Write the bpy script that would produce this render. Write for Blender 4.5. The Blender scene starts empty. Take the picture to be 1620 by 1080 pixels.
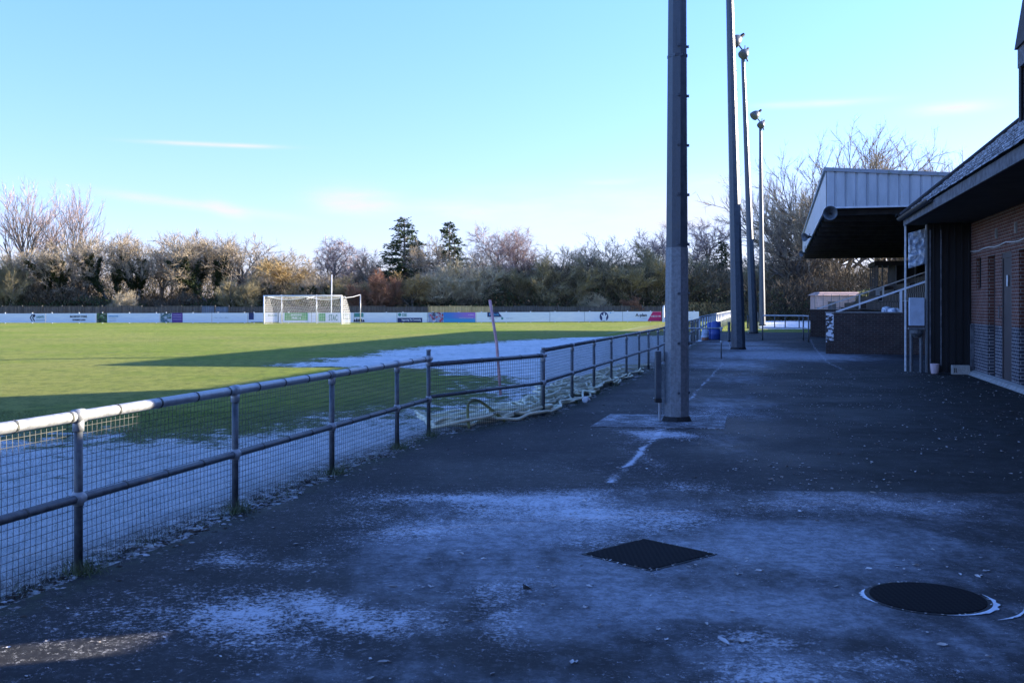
import bpy, math, random
import numpy as np
from mathutils import Vector, Matrix, noise

sc = bpy.context.scene
# ------------------------------------------------------------------ camera
EYE, FPX, HOR = 1.8, 1650.0, 480.0            # eye height (m), focal length and horizon row of the 1620 px picture
cam_d = bpy.data.cameras.new('camera'); cam = bpy.data.objects.new('camera', cam_d)
sc.collection.objects.link(cam); sc.camera = cam
cam.location = (0, 0, EYE); cam.rotation_euler = (math.radians(90), 0, 0)
cam_d.sensor_width = 36; cam_d.lens = 36 * FPX / 1620
cam_d.shift_y = -60 / 1620
cam_d.clip_start = 0.1; cam_d.clip_end = 3000

# ------------------------------------------------------------------ world, sun, exposure
SUN_EL = math.radians(15.3)
SUN_H = Vector((0.957, 0.290)).normalized()    # towards the sun, on the ground
SUN_AZ = math.atan2(SUN_H.x, SUN_H.y)
world = bpy.data.worlds.new('World'); sc.world = world; world.use_nodes = True
wn, wl = world.node_tree.nodes, world.node_tree.links
wn.clear()
w_out = wn.new('ShaderNodeOutputWorld'); w_bg = wn.new('ShaderNodeBackground')
w_sky = wn.new('ShaderNodeTexSky'); w_sky.sky_type = 'NISHITA'; w_sky.sun_disc = False
w_sky.sun_elevation = SUN_EL; w_sky.sun_rotation = SUN_AZ
w_sky.air_density = 1.0; w_sky.dust_density = 0.4; w_sky.ozone_density = 2.6; w_sky.altitude = 50
w_bg.inputs['Strength'].default_value = 0.092
def wmath(op, *a):
    n = wn.new('ShaderNodeMath'); n.operation = op
    for i, x in enumerate(a):
        if isinstance(x, (int, float)): n.inputs[i].default_value = x
        else: wl.new(x, n.inputs[i])
    return n.outputs[0]
w_geo = wn.new('ShaderNodeTexCoord'); w_sep = wn.new('ShaderNodeSeparateXYZ')
wl.new(w_geo.outputs['Generated'], w_sep.inputs[0])
SX, SY, SZ = w_sep.outputs
w_ax = wmath('ARCTAN2', SX, SY)                 # azimuth of the view direction
w_el = wmath('ARCSINE', SZ)
def streak(az, el, haz, hel, tilt, amp):
    """one soft patch of thin cloud, at an azimuth and elevation of the sky"""
    a = wmath('SUBTRACT', w_ax, az); e = wmath('SUBTRACT', w_el, el)
    e = wmath('SUBTRACT', e, wmath('MULTIPLY', a, tilt))
    q = wmath('ADD', wmath('POWER', wmath('ABSOLUTE', wmath('DIVIDE', a, haz)), 2.5), wmath('POWER', wmath('ABSOLUTE', wmath('DIVIDE', e, hel)), 2))
    return wmath('MULTIPLY', wmath('EXPONENT', wmath('MULTIPLY', q, -1.0)), amp)
def skydir(px, py): return math.atan((px - 810) / FPX), math.atan((HOR - py) / FPX * math.cos(math.atan((px - 810) / FPX)))
w_map = wn.new('ShaderNodeCombineXYZ')
wl.new(wmath('MULTIPLY', w_ax, 9.0), w_map.inputs[0]); wl.new(wmath('MULTIPLY', w_el, 42.0), w_map.inputs[1])
w_noi = wn.new('ShaderNodeTexNoise'); w_noi.inputs['Scale'].default_value = 1.0; w_noi.inputs['Detail'].default_value = 7; w_noi.inputs['Roughness'].default_value = 0.6
wl.new(w_map.outputs[0], w_noi.inputs['Vector'])
clouds = None
for px, py, hw, hh, tilt, amp in [(340, 229, 95, 3.0, 0.0, 0.9), (290, 322, 150, 7, -0.11, 0.75), (360, 333, 28, 10, -0.3, 0.9),
                                  (565, 318, 62, 19, -0.05, 1.15), (1290, 164, 90, 5, 0.0, 0.7), (1505, 172, 55, 8, 0.02, 1.0),
                                  (965, 288, 40, 5, 0.02, 0.5), (1000, 340, 330, 42, 0.03, 0.85), (1130, 285, 60, 8, 0.0, 0.5), (720, 335, 60, 16, 0, 0.35)]:
    az, el = skydir(px, py)
    s = streak(az, el, hw / FPX, hh / FPX, tilt, amp)
    clouds = s if clouds is None else wmath('ADD', clouds, s)
w_fac = wmath('MULTIPLY', clouds, wmath('MULTIPLY', wmath('SUBTRACT', w_noi.outputs['Fac'], 0.22), 2.8))
w_fac.node.use_clamp = True
w_mix = wn.new('ShaderNodeMix'); w_mix.data_type = 'RGBA'
wl.new(w_fac, w_mix.inputs['Factor']); wl.new(w_sky.outputs[0], w_mix.inputs['A'])
w_mix.inputs['B'].default_value = (3.05, 3.1, 3.7, 1)
w_tint = wn.new('ShaderNodeMix'); w_tint.data_type = 'RGBA'; w_tint.blend_type = 'MULTIPLY'; w_tint.inputs['Factor'].default_value = 1
w_tr = wn.new('ShaderNodeMapRange'); wl.new(w_el, w_tr.inputs['Value']); w_tr.inputs['From Min'].default_value = 0.0; w_tr.inputs['From Max'].default_value = 0.32
w_tc = wn.new('ShaderNodeMix'); w_tc.data_type = 'RGBA'; wl.new(w_tr.outputs[0], w_tc.inputs['Factor']); w_tc.inputs['A'].default_value = (0.78, 0.74, 1.25, 1); w_tc.inputs['B'].default_value = (0.87, 1.10, 1.72, 1); wl.new(w_tc.outputs['Result'], w_tint.inputs['B']); wl.new(w_sky.outputs[0], w_tint.inputs['A']); wl.new(w_tint.outputs['Result'], w_mix.inputs['A'])
wl.new(w_mix.outputs['Result'], w_bg.inputs['Color']); wl.new(w_bg.outputs[0], w_out.inputs[0])

sun_d = bpy.data.lights.new('sun', 'SUN'); sun = bpy.data.objects.new('sun', sun_d); sc.collection.objects.link(sun)
sun_d.energy = 5.0; sun_d.angle = math.radians(0.5); sun_d.color = (1.0, 0.87, 0.70)
sun_vec = Vector((SUN_H.x * math.cos(SUN_EL), SUN_H.y * math.cos(SUN_EL), math.sin(SUN_EL)))
sun.rotation_euler = sun_vec.to_track_quat('Z', 'Y').to_euler(); sun.location = (20, 6, 30)
sc.view_settings.view_transform = 'Standard'; sc.view_settings.look = 'None'
sc.view_settings.gamma = 1; sc.view_settings.use_curve_mapping = False
sc.view_settings.exposure = 1.75
sc.cycles.use_denoising = True
sc.cycles.max_bounces = 6; sc.cycles.diffuse_bounces = 3; sc.cycles.glossy_bounces = 2
sc.cycles.transparent_max_bounces = 8

# ------------------------------------------------------------------ frames
PA = math.atan((1211 - 810) / FPX)             # the path's direction
SA, CA = math.sin(PA), math.cos(PA)
def PF(u, v, z=0.0): return Vector((u * SA + v * CA, u * CA - v * SA, z))      # u along the path, v to the right
TA = math.atan((1233 - 810) / FPX)             # the stand's direction
TS, TC = math.sin(TA), math.cos(TA)
def TF(s, t, z=0.0): return Vector((11.24 + s * TS + t * TC, 37.34 + s * TC - t * TS, z))
def WF(x, y, z=0.0): return Vector((x, y, z))
def G(px, py):                                  # ground point seen at a place of the 1620 px photograph
    d = FPX * EYE / (py - HOR)
    return Vector(((px - 810) / FPX * d, d, 0))

# ------------------------------------------------------------------ mesh builder
SPLIT = {'ice_rim', 'wire_tie', 'fence_post', 'support_post', 'net_stanchion', 'mullion', 'step_bolt', 'conduit', 'guy_rope', 'roof_column', 'handrail', 'coping', 'wall_vent', 'edge_trim', 'stems', 'step_edge'}
class MB:
    def __init__(s): s.v = []; s.f = []; s.p = []
    def add(s, verts, faces):
        s.p.append((len(s.v), len(s.f))); n = len(s.v); s.v.extend([tuple(p) for p in verts]); s.f.extend([tuple(i + n for i in f) for f in faces])
    def box(s, F, a, b, c, taper=0.0):
        (x0, x1), (y0, y1), (z0, z1) = a, b, c
        t = taper
        s.add([F(x0, y0, z0), F(x1, y0, z0), F(x1, y1, z0), F(x0, y1, z0), F(x0 + t, y0 + t, z1), F(x1 - t, y0 + t, z1), F(x1 - t, y1 - t, z1), F(x0 + t, y1 - t, z1)],
              [(0, 3, 2, 1), (4, 5, 6, 7), (0, 1, 5, 4), (1, 2, 6, 5), (2, 3, 7, 6), (3, 0, 4, 7)])
    def prism(s, F, poly, z0, z1):               # poly of (a, b), extruded in z
        n = len(poly)
        s.add([F(a, b, z0) for a, b in poly] + [F(a, b, z1) for a, b in poly],
              [tuple(range(n))[::-1], tuple(range(n, 2 * n))] + [(i, (i + 1) % n, n + (i + 1) % n, n + i) for i in range(n)])
    def slab(s, pts_a, pts_b):                   # two matching outlines joined
        n = len(pts_a)
        s.add(list(pts_a) + list(pts_b), [tuple(range(n))[::-1], tuple(range(n, 2 * n))] + [(i, (i + 1) % n, n + (i + 1) % n, n + i) for i in range(n)])
    def tube(s, pts, rad, n=8, cap=True, twist=0.0):
        s.p.append((len(s.v), len(s.f))); pts = [Vector(p) for p in pts]
        if not isinstance(rad, (list, tuple)): rad = [rad] * len(pts)
        base = len(s.v); up = None
        for i, p in enumerate(pts):
            d = (pts[min(i + 1, len(pts) - 1)] - pts[max(i - 1, 0)])
            if d.length < 1e-9: d = Vector((0, 0, 1))
            d.normalize()
            if up is None: up = Vector((1, 0, 0)) if abs(d.z) > 0.9 else Vector((0, 0, 1))
            a = d.cross(up)
            if a.length < 1e-6: a = d.orthogonal()
            a.normalize(); b = a.cross(d).normalized(); up = b
            for k in range(n):
                t = 2 * math.pi * (k + 0.5) / n + twist
                s.v.append(tuple(p + (a * math.cos(t) + b * math.sin(t)) * rad[i]))
        for i in range(len(pts) - 1):
            for k in range(n):
                k2 = (k + 1) % n
                s.f.append((base + i * n + k, base + i * n + k2, base + (i + 1) * n + k2, base + (i + 1) * n + k))
        if cap:
            s.f.append(tuple(base + k for k in range(n))[::-1]); e = base + (len(pts) - 1) * n
            s.f.append(tuple(e + k for k in range(n)))
    def lathe(s, c, axis, prof, n=14):
        """prof = [(distance along the axis, radius)...]"""
        s.p.append((len(s.v), len(s.f))); axis = Vector(axis).normalized(); a = axis.orthogonal().normalized(); b = axis.cross(a); base = len(s.v); c = Vector(c)
        for h, r in prof:
            for k in range(n):
                t = 2 * math.pi * k / n; s.v.append(tuple(c + axis * h + (a * math.cos(t) + b * math.sin(t)) * max(r, 1e-4)))
        for i in range(len(prof) - 1):
            for k in range(n):
                k2 = (k + 1) % n; s.f.append((base + i * n + k, base + i * n + k2, base + (i + 1) * n + k2, base + (i + 1) * n + k))
        s.f.append(tuple(base + k for k in range(n))[::-1]); e = base + (len(prof) - 1) * n; s.f.append(tuple(e + k for k in range(n)))
    def build(s, name, mat, parent=None, smooth=False, attrs=None, bevel=0.0, uv=True):
        if name in SPLIT and len(s.p) > 1:
            o = None
            for (v0, f0), (v1, f1) in zip(s.p, s.p[1:] + [(len(s.v), len(s.f))]):
                q = MB(); q.v = s.v[v0:v1]; q.f = [tuple(i - v0 for i in f) for f in s.f[f0:f1]]; o = q.build(name, mat, parent, smooth, None, bevel, uv)
            return o
        me = bpy.data.meshes.new(name)
        org = Vector((0, 0, 0)); q = parent
        while q is not None: org += Vector(q.location); q = q.parent
        V = np.array(s.v, dtype=np.float64).reshape(-1, 3) - np.array(org)
        loc = Vector((0, 0, 0))
        if parent is None and len(V):
            mn, mx = V.min(0), V.max(0); loc = Vector(((mn[0] + mx[0]) / 2, (mn[1] + mx[1]) / 2, mn[2])); V = V - np.array(loc)
        me.from_pydata(V.tolist(), [], s.f)
        if uv and len(s.f) < 60000:
            me.update()
            ul = me.uv_layers.new(name='UVMap'); W = V + np.array(org) + np.array(loc)
            data = np.zeros((len(me.loops), 2))
            for p in me.polygons:
                nrm = p.normal
                if abs(nrm.z) > 0.75: tx, ty = (1, 0, 0), (0, 1, 0)
                else:
                    h = Vector((-nrm.y, nrm.x, 0)).normalized(); tx = h; ty = (0, 0, 1)
                    if h.x + h.y * 0.3 < 0: tx = -h
                for li in p.loop_indices:
                    w = W[me.loops[li].vertex_index]
                    data[li] = (w[0] * tx[0] + w[1] * tx[1] + w[2] * tx[2], w[0] * ty[0] + w[1] * ty[1] + w[2] * ty[2])
            ul.data.foreach_set('uv', data.ravel())
        if attrs:
            for k, arr in attrs.items():
                at = me.attributes.new(k, 'FLOAT', 'POINT'); at.data.foreach_set('value', np.asarray(arr, dtype=np.float32))
        if smooth: me.polygons.foreach_set('use_smooth', [True] * len(me.polygons))
        me.materials.append(mat)
        o = bpy.data.objects.new(name, me); sc.collection.objects.link(o); o.location = loc
        if parent is not None: o.parent = parent
        if bevel: m = o.modifiers.new('bevel', 'BEVEL'); m.width = bevel; m.segments = 2; m.limit_method = 'ANGLE'
        return o

def tag(o, label=None, cat=None, group=None, kind=None):
    if label: o['label'] = label
    if cat: o['category'] = cat
    if group: o['group'] = group
    if kind: o['kind'] = kind
    return o
def thing(name, loc, label, cat, group=None):
    o = bpy.data.objects.new(name, None); sc.collection.objects.link(o); o.location = loc; o.empty_display_size = 0.3
    return tag(o, label, cat, group)

# ------------------------------------------------------------------ materials
class NT:
    def __init__(s, name):
        s.m = bpy.data.materials.new(name); s.m.use_nodes = True; s.n = s.m.node_tree.nodes; s.l = s.m.node_tree.links
        s.b = s.n['Principled BSDF']
    def new(s, t): return s.n.new(t)
    def math(s, op, *a, clamp=False):
        n = s.new('ShaderNodeMath'); n.operation = op; n.use_clamp = clamp
        for i, x in enumerate(a):
            if isinstance(x, (int, float)): n.inputs[i].default_value = x
            else: s.l.new(x, n.inputs[i])
        return n.outputs[0]
    def mix(s, f, a, b, mode='MIX'):
        n = s.new('ShaderNodeMix'); n.data_type = 'RGBA'; n.blend_type = mode
        for k, x in (('Factor', f), ('A', a), ('B', b)):
            if isinstance(x, (int, float)): n.inputs[k].default_value = x
            elif isinstance(x, tuple): n.inputs[k].default_value = (*x[:3], 1)
            else: s.l.new(x, n.inputs[k])
        return n.outputs['Result']
    def coord(s, kind='Object'): return s.new('ShaderNodeTexCoord').outputs[kind]
    def pos(s): return s.new('ShaderNodeNewGeometry').outputs['Position']
    def mapping(s, vec, scale=(1, 1, 1), rot=(0, 0, 0), loc=(0, 0, 0)):
        n = s.new('ShaderNodeMapping'); n.inputs['Scale'].default_value = scale; n.inputs['Rotation'].default_value = rot; n.inputs['Location'].default_value = loc
        s.l.new(vec, n.inputs['Vector']); return n.outputs[0]
    def noise(s, vec, scale, detail=4, rough=0.55, dist=0.0):
        n = s.new('ShaderNodeTexNoise'); n.inputs['Scale'].default_value = scale; n.inputs['Detail'].default_value = detail
        n.inputs['Roughness'].default_value = rough; n.inputs['Distortion'].default_value = dist; s.l.new(vec, n.inputs['Vector']); return n.outputs['Fac']
    def ramp(s, f, a, b, lo=0.0, hi=1.0):
        n = s.new('ShaderNodeMapRange'); n.interpolation_type = 'SMOOTHSTEP'
        n.inputs['From Min'].default_value = a; n.inputs['From Max'].default_value = b; n.inputs['To Min'].default_value = lo; n.inputs['To Max'].default_value = hi
        s.l.new(f, n.inputs['Value']); return n.outputs[0]
    def bump(s, h, strength=0.5, dist=0.01):
        n = s.new('ShaderNodeBump'); n.inputs['Strength'].default_value = strength; n.inputs['Distance'].default_value = dist
        s.l.new(h, n.inputs['Height']); s.l.new(n.outputs[0], s.b.inputs['Normal']); return n
    def attr(s, name): n = s.new('ShaderNodeAttribute'); n.attribute_name = name; return n.outputs['Fac']
    def base(s, c):
        if isinstance(c, tuple): s.b.inputs['Base Color'].default_value = (*c[:3], 1)
        else: s.l.new(c, s.b.inputs['Base Color'])
    def set(s, rough=0.8, metal=0.0, spec=0.4):
        s.b.inputs['Roughness'].default_value = rough; s.b.inputs['Metallic'].default_value = metal; s.b.inputs['Specular IOR Level'].default_value = spec
        return s

def simple(name, col, rough=0.8, metal=0.0, var=0.25, scale=6.0, bump=0.0, spec=0.4):
    t = NT(name).set(rough, metal, spec)
    n = t.noise(t.pos(), scale, 5, 0.6)
    t.base(t.mix(t.ramp(n, 0.3, 0.7), tuple(c * (1 - var) for c in col), tuple(min(1, c * (1 + var)) for c in col)))
    if bump: t.bump(t.noise(t.pos(), scale * 6, 3), bump, 0.01)
    return t.m

M = {}
FROST = (0.90, 0.92, 0.95)
def m_grass():
    t = NT('grass_turf').set(0.9, 0, 0.2); p = t.pos()
    sepn = t.new('ShaderNodeSeparateXYZ'); t.l.new(p, sepn.inputs[0])
    big = t.noise(p, 0.12, 4, 0.6); mid = t.noise(p, 1.3, 5, 0.65); fine = t.noise(t.mapping(p, (1, 0.45, 1)), 26, 4, 0.7)
    vf = t.noise(t.mapping(p, (1, 0.30, 1)), 5.5, 9, 0.82)
    grit = t.noise(t.mapping(p, (1, 0.5, 1)), 3.2, 12, 0.86)
    g = t.mix(t.ramp(mid, 0.3, 0.7), (0.14, 0.235, 0.014), (0.27, 0.32, 0.04))
    g = t.mix(t.ramp(big, 0.35, 0.65), g, (0.29, 0.31, 0.065), 'MIX')
    g = t.mix(t.math('MULTIPLY', t.ramp(grit, 0.48, 0.56), 0.55), g, (0.075, 0.115, 0.012))
    g = t.mix(t.math('MULTIPLY', t.ramp(fine, 0.5, 0.72), 0.5), g, (0.035, 0.05, 0.014))
    wear = t.attr('wear'); g = t.mix(t.math('MULTIPLY', wear, t.ramp(mid, 0.25, 0.6, 0.5, 1.0)), g, (0.23, 0.19, 0.10))
    ln = t.attr('line'); g = t.mix(t.math('MULTIPLY', ln, 0.5), g, (0.5, 0.5, 0.42))
    fr = t.attr('frost')
    patch = t.noise(p, 2.1, 6, 0.72); pf = t.noise(t.mapping(p, (1.0, 0.6, 1)), 14, 5, 0.75)
    k = t.math('ADD', t.math('MULTIPLY', patch, 0.55), t.math('MULTIPLY', pf, 0.65))
    kk = t.math('ADD', t.math('MULTIPLY', patch, 0.45), t.math('MULTIPLY', grit, 0.55))
    f = t.math('SUBTRACT', t.math('ADD', t.math('MULTIPLY', fr, 0.30), 0.33), kk)
    f = t.ramp(f, -0.03, 0.035)
    gc = t.mix(t.ramp(grit, 0.42, 0.58), (0.96, 0.97, 0.98), (0.66, 0.73, 0.78))
    gc = t.mix(t.ramp(t.noise(p, 0.55, 4, 0.6), 0.40, 0.68, 0, 0.3), gc, (0.5, 0.58, 0.54))
    g = t.mix(t.math('MULTIPLY', f, 0.97), t.mix(fr, g, (0.09, 0.12, 0.06)), gc)
    dirt = t.attr('dirt'); dn = t.noise(p, 7, 5, 0.7)
    g = t.mix(t.math('MULTIPLY', dirt, t.ramp(dn, 0.35, 0.55)), g, (0.035, 0.028, 0.02))
    g = t.mix(t.math('MULTIPLY', dirt, t.ramp(t.noise(p, 16, 4, 0.7), 0.58, 0.7)), g, (0.6, 0.64, 0.7))
    t.base(g)
    t.bump(t.math('ADD', t.math('MULTIPLY', grit, 1.6), t.noise(p, 60, 3, 0.7)), 1.0, 0.05)
    return t.m
M['grass'] = m_grass()
def m_blade():
    t = NT('grass_blade').set(0.8, 0, 0.2); p = t.pos()
    g = t.mix(t.ramp(t.noise(p, 8, 3), 0.35, 0.65), (0.06, 0.10, 0.02), (0.13, 0.15, 0.05))
    t.base(t.mix(t.attr('frost'), g, (0.74, 0.79, 0.86))); return t.m
M['blade'] = m_blade()
def m_asphalt():
    t = NT('asphalt_frosted').set(0.8, 0, 0.18); p = t.pos()
    big = t.noise(p, 0.5, 5, 0.6); grit = t.noise(p, 9, 13, 0.9); agg = t.noise(p, 210, 2, 0.6); agg2 = t.noise(p, 90, 3, 0.7)
    c = t.mix(t.ramp(big, 0.3, 0.7), (0.015, 0.016, 0.018), (0.030, 0.030, 0.032))
    c = t.mix(t.ramp(grit, 0.50, 0.60), c, (0.075, 0.076, 0.08))
    c = t.mix(t.math('MULTIPLY', t.attr('dark_zone'), t.ramp(t.noise(p, 3, 5, 0.7), 0.3, 0.6)), c, (0.006, 0.008, 0.006))
    haze = t.attr('haze'); spk = t.attr('speckle'); line = t.attr('line')
    hn = t.noise(p, 1.6, 6, 0.65); sweep = t.noise(t.mapping(p, (2.2, 0.8, 1), (0, 0, 0.5)), 2.0, 5, 0.6)
    hf = t.math('MULTIPLY', t.ramp(t.math('ADD', haze, t.math('SUBTRACT', t.math('MULTIPLY', t.math('ADD', hn, sweep), 0.9), 0.9)), 0.2, 1.1), 0.46)
    hf = t.math('MULTIPLY', hf, t.ramp(grit, 0.43, 0.57, 0.55, 1.3))
    c = t.mix(hf, c, (0.50, 0.55, 0.64))
    sp1 = t.noise(p, 75, 3, 0.75); sp2 = t.noise(p, 7, 5, 0.75)
    thr = t.math('ADD', t.math('MULTIPLY', t.noise(p, 30, 10, 0.92), 0.80), t.math('MULTIPLY', sp2, 0.20))
    sf = t.ramp(t.math('SUBTRACT', t.math('ADD', thr, t.math('MULTIPLY', spk, 0.10)), 0.590), 0.0, 0.028)
    c = t.mix(t.math('MULTIPLY', sf, 0.8), c, (0.66, 0.70, 0.78))
    lf = t.math('MULTIPLY', t.ramp(t.math('ADD', line, t.math('MULTIPLY', t.math('SUBTRACT', t.noise(p, 30, 4, 0.75), 0.5), 1.6)), 0.35, 0.75), t.ramp(line, 0.05, 0.4))
    c = t.mix(t.math('MULTIPLY', lf, 0.8), c, (0.66, 0.70, 0.78))
    moss = t.attr('moss'); c = t.mix(t.math('MULTIPLY', moss, t.ramp(t.noise(p, 9, 5, 0.7), 0.4, 0.6)), c, (0.035, 0.05, 0.02))
    t.base(c)
    t.bump(t.math('ADD', t.math('MULTIPLY', agg, 0.6), t.math('ADD', t.math('MULTIPLY', sf, 0.5), t.math('MULTIPLY', agg2, 0.5))), 0.6, 0.004)
    rr = t.ramp(big, 0.3, 0.7, 0.6, 0.85); t.l.new(rr, t.b.inputs['Roughness'])
    return t.m
M['asphalt'] = m_asphalt()
def m_metal(name, c0, c1, rough=0.5, metal=0.55, scale=9):
    t = NT(name).set(rough, metal, 0.5); p = t.pos()
    n = t.noise(p, scale, 6, 0.7); st = t.noise(t.mapping(p, (14, 14, 0.7)), 2, 4, 0.6)
    c = t.mix(t.ramp(n, 0.3, 0.7), c0, c1); c = t.mix(t.math('MULTIPLY', t.ramp(st, 0.5, 0.75), 0.35), c, tuple(x * 0.45 for x in c0))
    t.base(c); t.l.new(t.ramp(n, 0.3, 0.7, rough - 0.1, rough + 0.15), t.b.inputs['Roughness']); t.bump(n, 0.15, 0.004); return t.m
M['pole'] = m_metal('galvanised_mast', (0.045, 0.060, 0.080), (0.078, 0.098, 0.122), 0.42, 0.1)
M['pole_low'] = m_metal('galvanised_mast_base', (0.13, 0.15, 0.17), (0.23, 0.255, 0.28), 0.5, 0.1, 22)
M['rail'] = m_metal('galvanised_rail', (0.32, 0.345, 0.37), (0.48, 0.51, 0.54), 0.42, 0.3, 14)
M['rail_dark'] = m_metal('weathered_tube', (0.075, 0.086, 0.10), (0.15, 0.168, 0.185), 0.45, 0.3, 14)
M['wire'] = simple('mesh_wire', (0.085, 0.09, 0.085), 0.5, 0.3, 0.2, 10)
M['white'] = simple('white_paint', (0.80, 0.80, 0.80), 0.5, 0, 0.06, 3)
M['white_old'] = simple('worn_white_paint', (0.62, 0.63, 0.65), 0.6, 0, 0.2, 9)
M['net'] = simple('white_net', (0.85, 0.85, 0.83), 0.8, 0, 0.05, 3)
M['black'] = simple('black_paint', (0.015, 0.015, 0.017), 0.5, 0, 0.2, 5)
M['glass'] = simple('dark_glass', (0.02, 0.022, 0.026), 0.12, 0, 0.1, 3, spec=0.6)
M['concrete'] = simple('concrete', (0.28, 0.28, 0.27), 0.9, 0, 0.25, 8, 0.4)
M['block'] = simple('concrete_block', (0.36, 0.34, 0.31), 0.9, 0, 0.15, 20, 0.5)
M['iron'] = simple('cast_iron', (0.018, 0.019, 0.021), 0.65, 0.3, 0.3, 30, 0.3)
M['board'] = None
def m_board():
    t = NT('white_board').set(0.45, 0, 0.4); p = t.pos()
    c = t.mix(t.ramp(t.noise(t.mapping(p, (1, 1, 6)), 1.2, 5, 0.6), 0.3, 0.75), (0.70, 0.74, 0.80), (0.80, 0.82, 0.85))
    c = t.mix(t.math('MULTIPLY', t.ramp(t.noise(p, 3, 5, 0.7), 0.6, 0.8), 0.25), c, (0.45, 0.48, 0.46)); t.base(c); return t.m
M['board'] = m_board()
def m_brick(name, c0, c1, mortar, spot=None):
    t = NT(name).set(0.85, 0, 0.3); uv = t.coord('UV')
    b = t.new('ShaderNodeTexBrick'); t.l.new(uv, b.inputs['Vector'])
    b.inputs['Scale'].default_value = 1; b.inputs['Brick Width'].default_value = 0.225; b.inputs['Row Height'].default_value = 0.075
    b.inputs['Mortar Size'].default_value = 0.007; b.inputs['Mortar Smooth'].default_value = 0.3; b.inputs['Bias'].default_value = -0.2
    b.inputs['Color1'].default_value = (*c0, 1); b.inputs['Color2'].default_value = (*c1, 1); b.inputs['Mortar'].default_value = (*mortar, 1)
    n = t.noise(uv, 3.0, 5, 0.65); c = t.mix(t.math('MULTIPLY', t.ramp(n, 0.4, 0.7), 0.5), b.outputs['Color'], tuple(x * 0.5 for x in c0))
    if spot: c = t.mix(t.math('MULTIPLY', t.ramp(t.noise(uv, 1.3, 6, 0.7), 0.52, 0.66), 0.6), c, spot)
    t.base(c); h = t.math('SUBTRACT', t.noise(uv, 40, 3), t.math('MULTIPLY', b.outputs['Fac'], 1.4)); t.bump(h, 0.6, 0.008); return t.m
M['brick'] = m_brick('red_brick', (0.165, 0.062, 0.042), (0.10, 0.042, 0.032), (0.32, 0.31, 0.29))
M['brick_blue'] = m_brick('blue_grey_brick', (0.055, 0.055, 0.07), (0.085, 0.08, 0.10), (0.42, 0.42, 0.42))
M['brick_dark'] = m_brick('dark_brick', (0.06, 0.038, 0.032), (0.035, 0.026, 0.024), (0.13, 0.12, 0.115), (0.07, 0.06, 0.055))
def m_corr(name, c0, c1, rust=0.0):
    t = NT(name).set(0.45, 0.1, 0.4); p = t.pos()
    n = t.noise(t.mapping(p, (1, 1, 0.3)), 2.2, 5, 0.6)
    c = t.mix(t.ramp(n, 0.3, 0.7), c0, c1)
    if rust: c = t.mix(t.math('MULTIPLY', t.ramp(t.noise(t.mapping(p, (3, 3, 0.8)), 2, 5, 0.7), 0.6, 0.75), rust), c, (0.12, 0.10, 0.08))
    t.base(c); return t.m
M['cladding'] = m_corr('pale_steel_cladding', (0.36, 0.40, 0.44), (0.48, 0.52, 0.56), 0.35)
M['trim'] = simple('pale_trim', (0.62, 0.64, 0.67), 0.5, 0, 0.15, 4)
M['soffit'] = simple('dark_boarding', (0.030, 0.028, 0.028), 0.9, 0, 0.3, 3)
M['cladding_dark'] = m_corr('black_steel_cladding', (0.008, 0.009, 0.011), (0.015, 0.016, 0.02), 0.1)
M['fascia'] = simple('weathered_fascia', (0.10, 0.105, 0.12), 0.75, 0, 0.45, 7, 0.2)
def m_tiles():
    t = NT('frosted_roof_tiles').set(0.8, 0, 0.3); p = t.pos()
    n = t.noise(t.mapping(p, (9, 1.0, 1), (0, 0, PA)), 2.0, 5, 0.7)
    dv = t.new('ShaderNodeVectorMath'); dv.operation = 'DOT_PRODUCT'; t.l.new(p, dv.inputs[0]); dv.inputs[1].default_value = (CA, -SA, 0)
    fr_ = t.math('FRACT', t.math('DIVIDE', t.math('SUBTRACT', dv.outputs['Value'], 3.48), 0.26))
    row = t.ramp(fr_, 0.42, 0.10)
    t.base(t.mix(t.math('MULTIPLY', row, t.ramp(n, 0.36, 0.56, 0.15, 1.0)), (0.022, 0.021, 0.024), (0.50, 0.54, 0.62))); return t.m
M['tiles'] = m_tiles()
M['tiles_dark'] = simple('dark_roof_tiles', (0.04, 0.038, 0.04), 0.8, 0, 0.3, 8)
M['door'] = simple('brown_door_paint', (0.055, 0.042, 0.042), 0.5, 0, 0.12, 4)
def m_wood(name, c0, c1, frost=0.0):
    t = NT(name).set(0.85, 0, 0.3); p = t.pos()
    w = t.noise(t.mapping(p, (7, 7, 0.5)), 1.5, 4, 0.6); pl = t.noise(t.mapping(p, (5.5, 0.1, 0.01)), 1.0, 1, 0.5)
    c = t.mix(t.ramp(w, 0.3, 0.7), c0, c1); c = t.mix(t.math('MULTIPLY', t.ramp(pl, 0.42, 0.62), 0.45), c, tuple(x * 0.5 for x in c0)); t.base(c); return t.m
M['wood_dark'] = m_wood('weathered_timber', (0.085, 0.075, 0.066), (0.16, 0.145, 0.13))
M['wood_tan'] = m_wood('tan_timber', (0.62, 0.41, 0.17), (0.78, 0.56, 0.27))
M['wood_blue'] = m_wood('blue_grey_timber', (0.13, 0.16, 0.21), (0.20, 0.24, 0.30))
M['bark'] = simple('bark', (0.17, 0.145, 0.12), 0.95, 0, 0.35, 2.0)
M['bark_pale'] = simple('pale_bark', (0.33, 0.30, 0.25), 0.95, 0, 0.3, 2.0)
def m_leaf(name, c0, c1, scale=0.9, trans=0.0):
    t = NT(name).set(0.85, 0, 0.2); r = t.new('ShaderNodeNewGeometry').outputs['Random Per Island']
    n = t.noise(t.pos(), scale, 4, 0.6); k = t.math('ADD', t.math('MULTIPLY', r, 0.6), t.math('MULTIPLY', t.ramp(n, 0.3, 0.7), 0.4))
    t.base(t.mix(k, c0, c1)); return t.m
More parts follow.
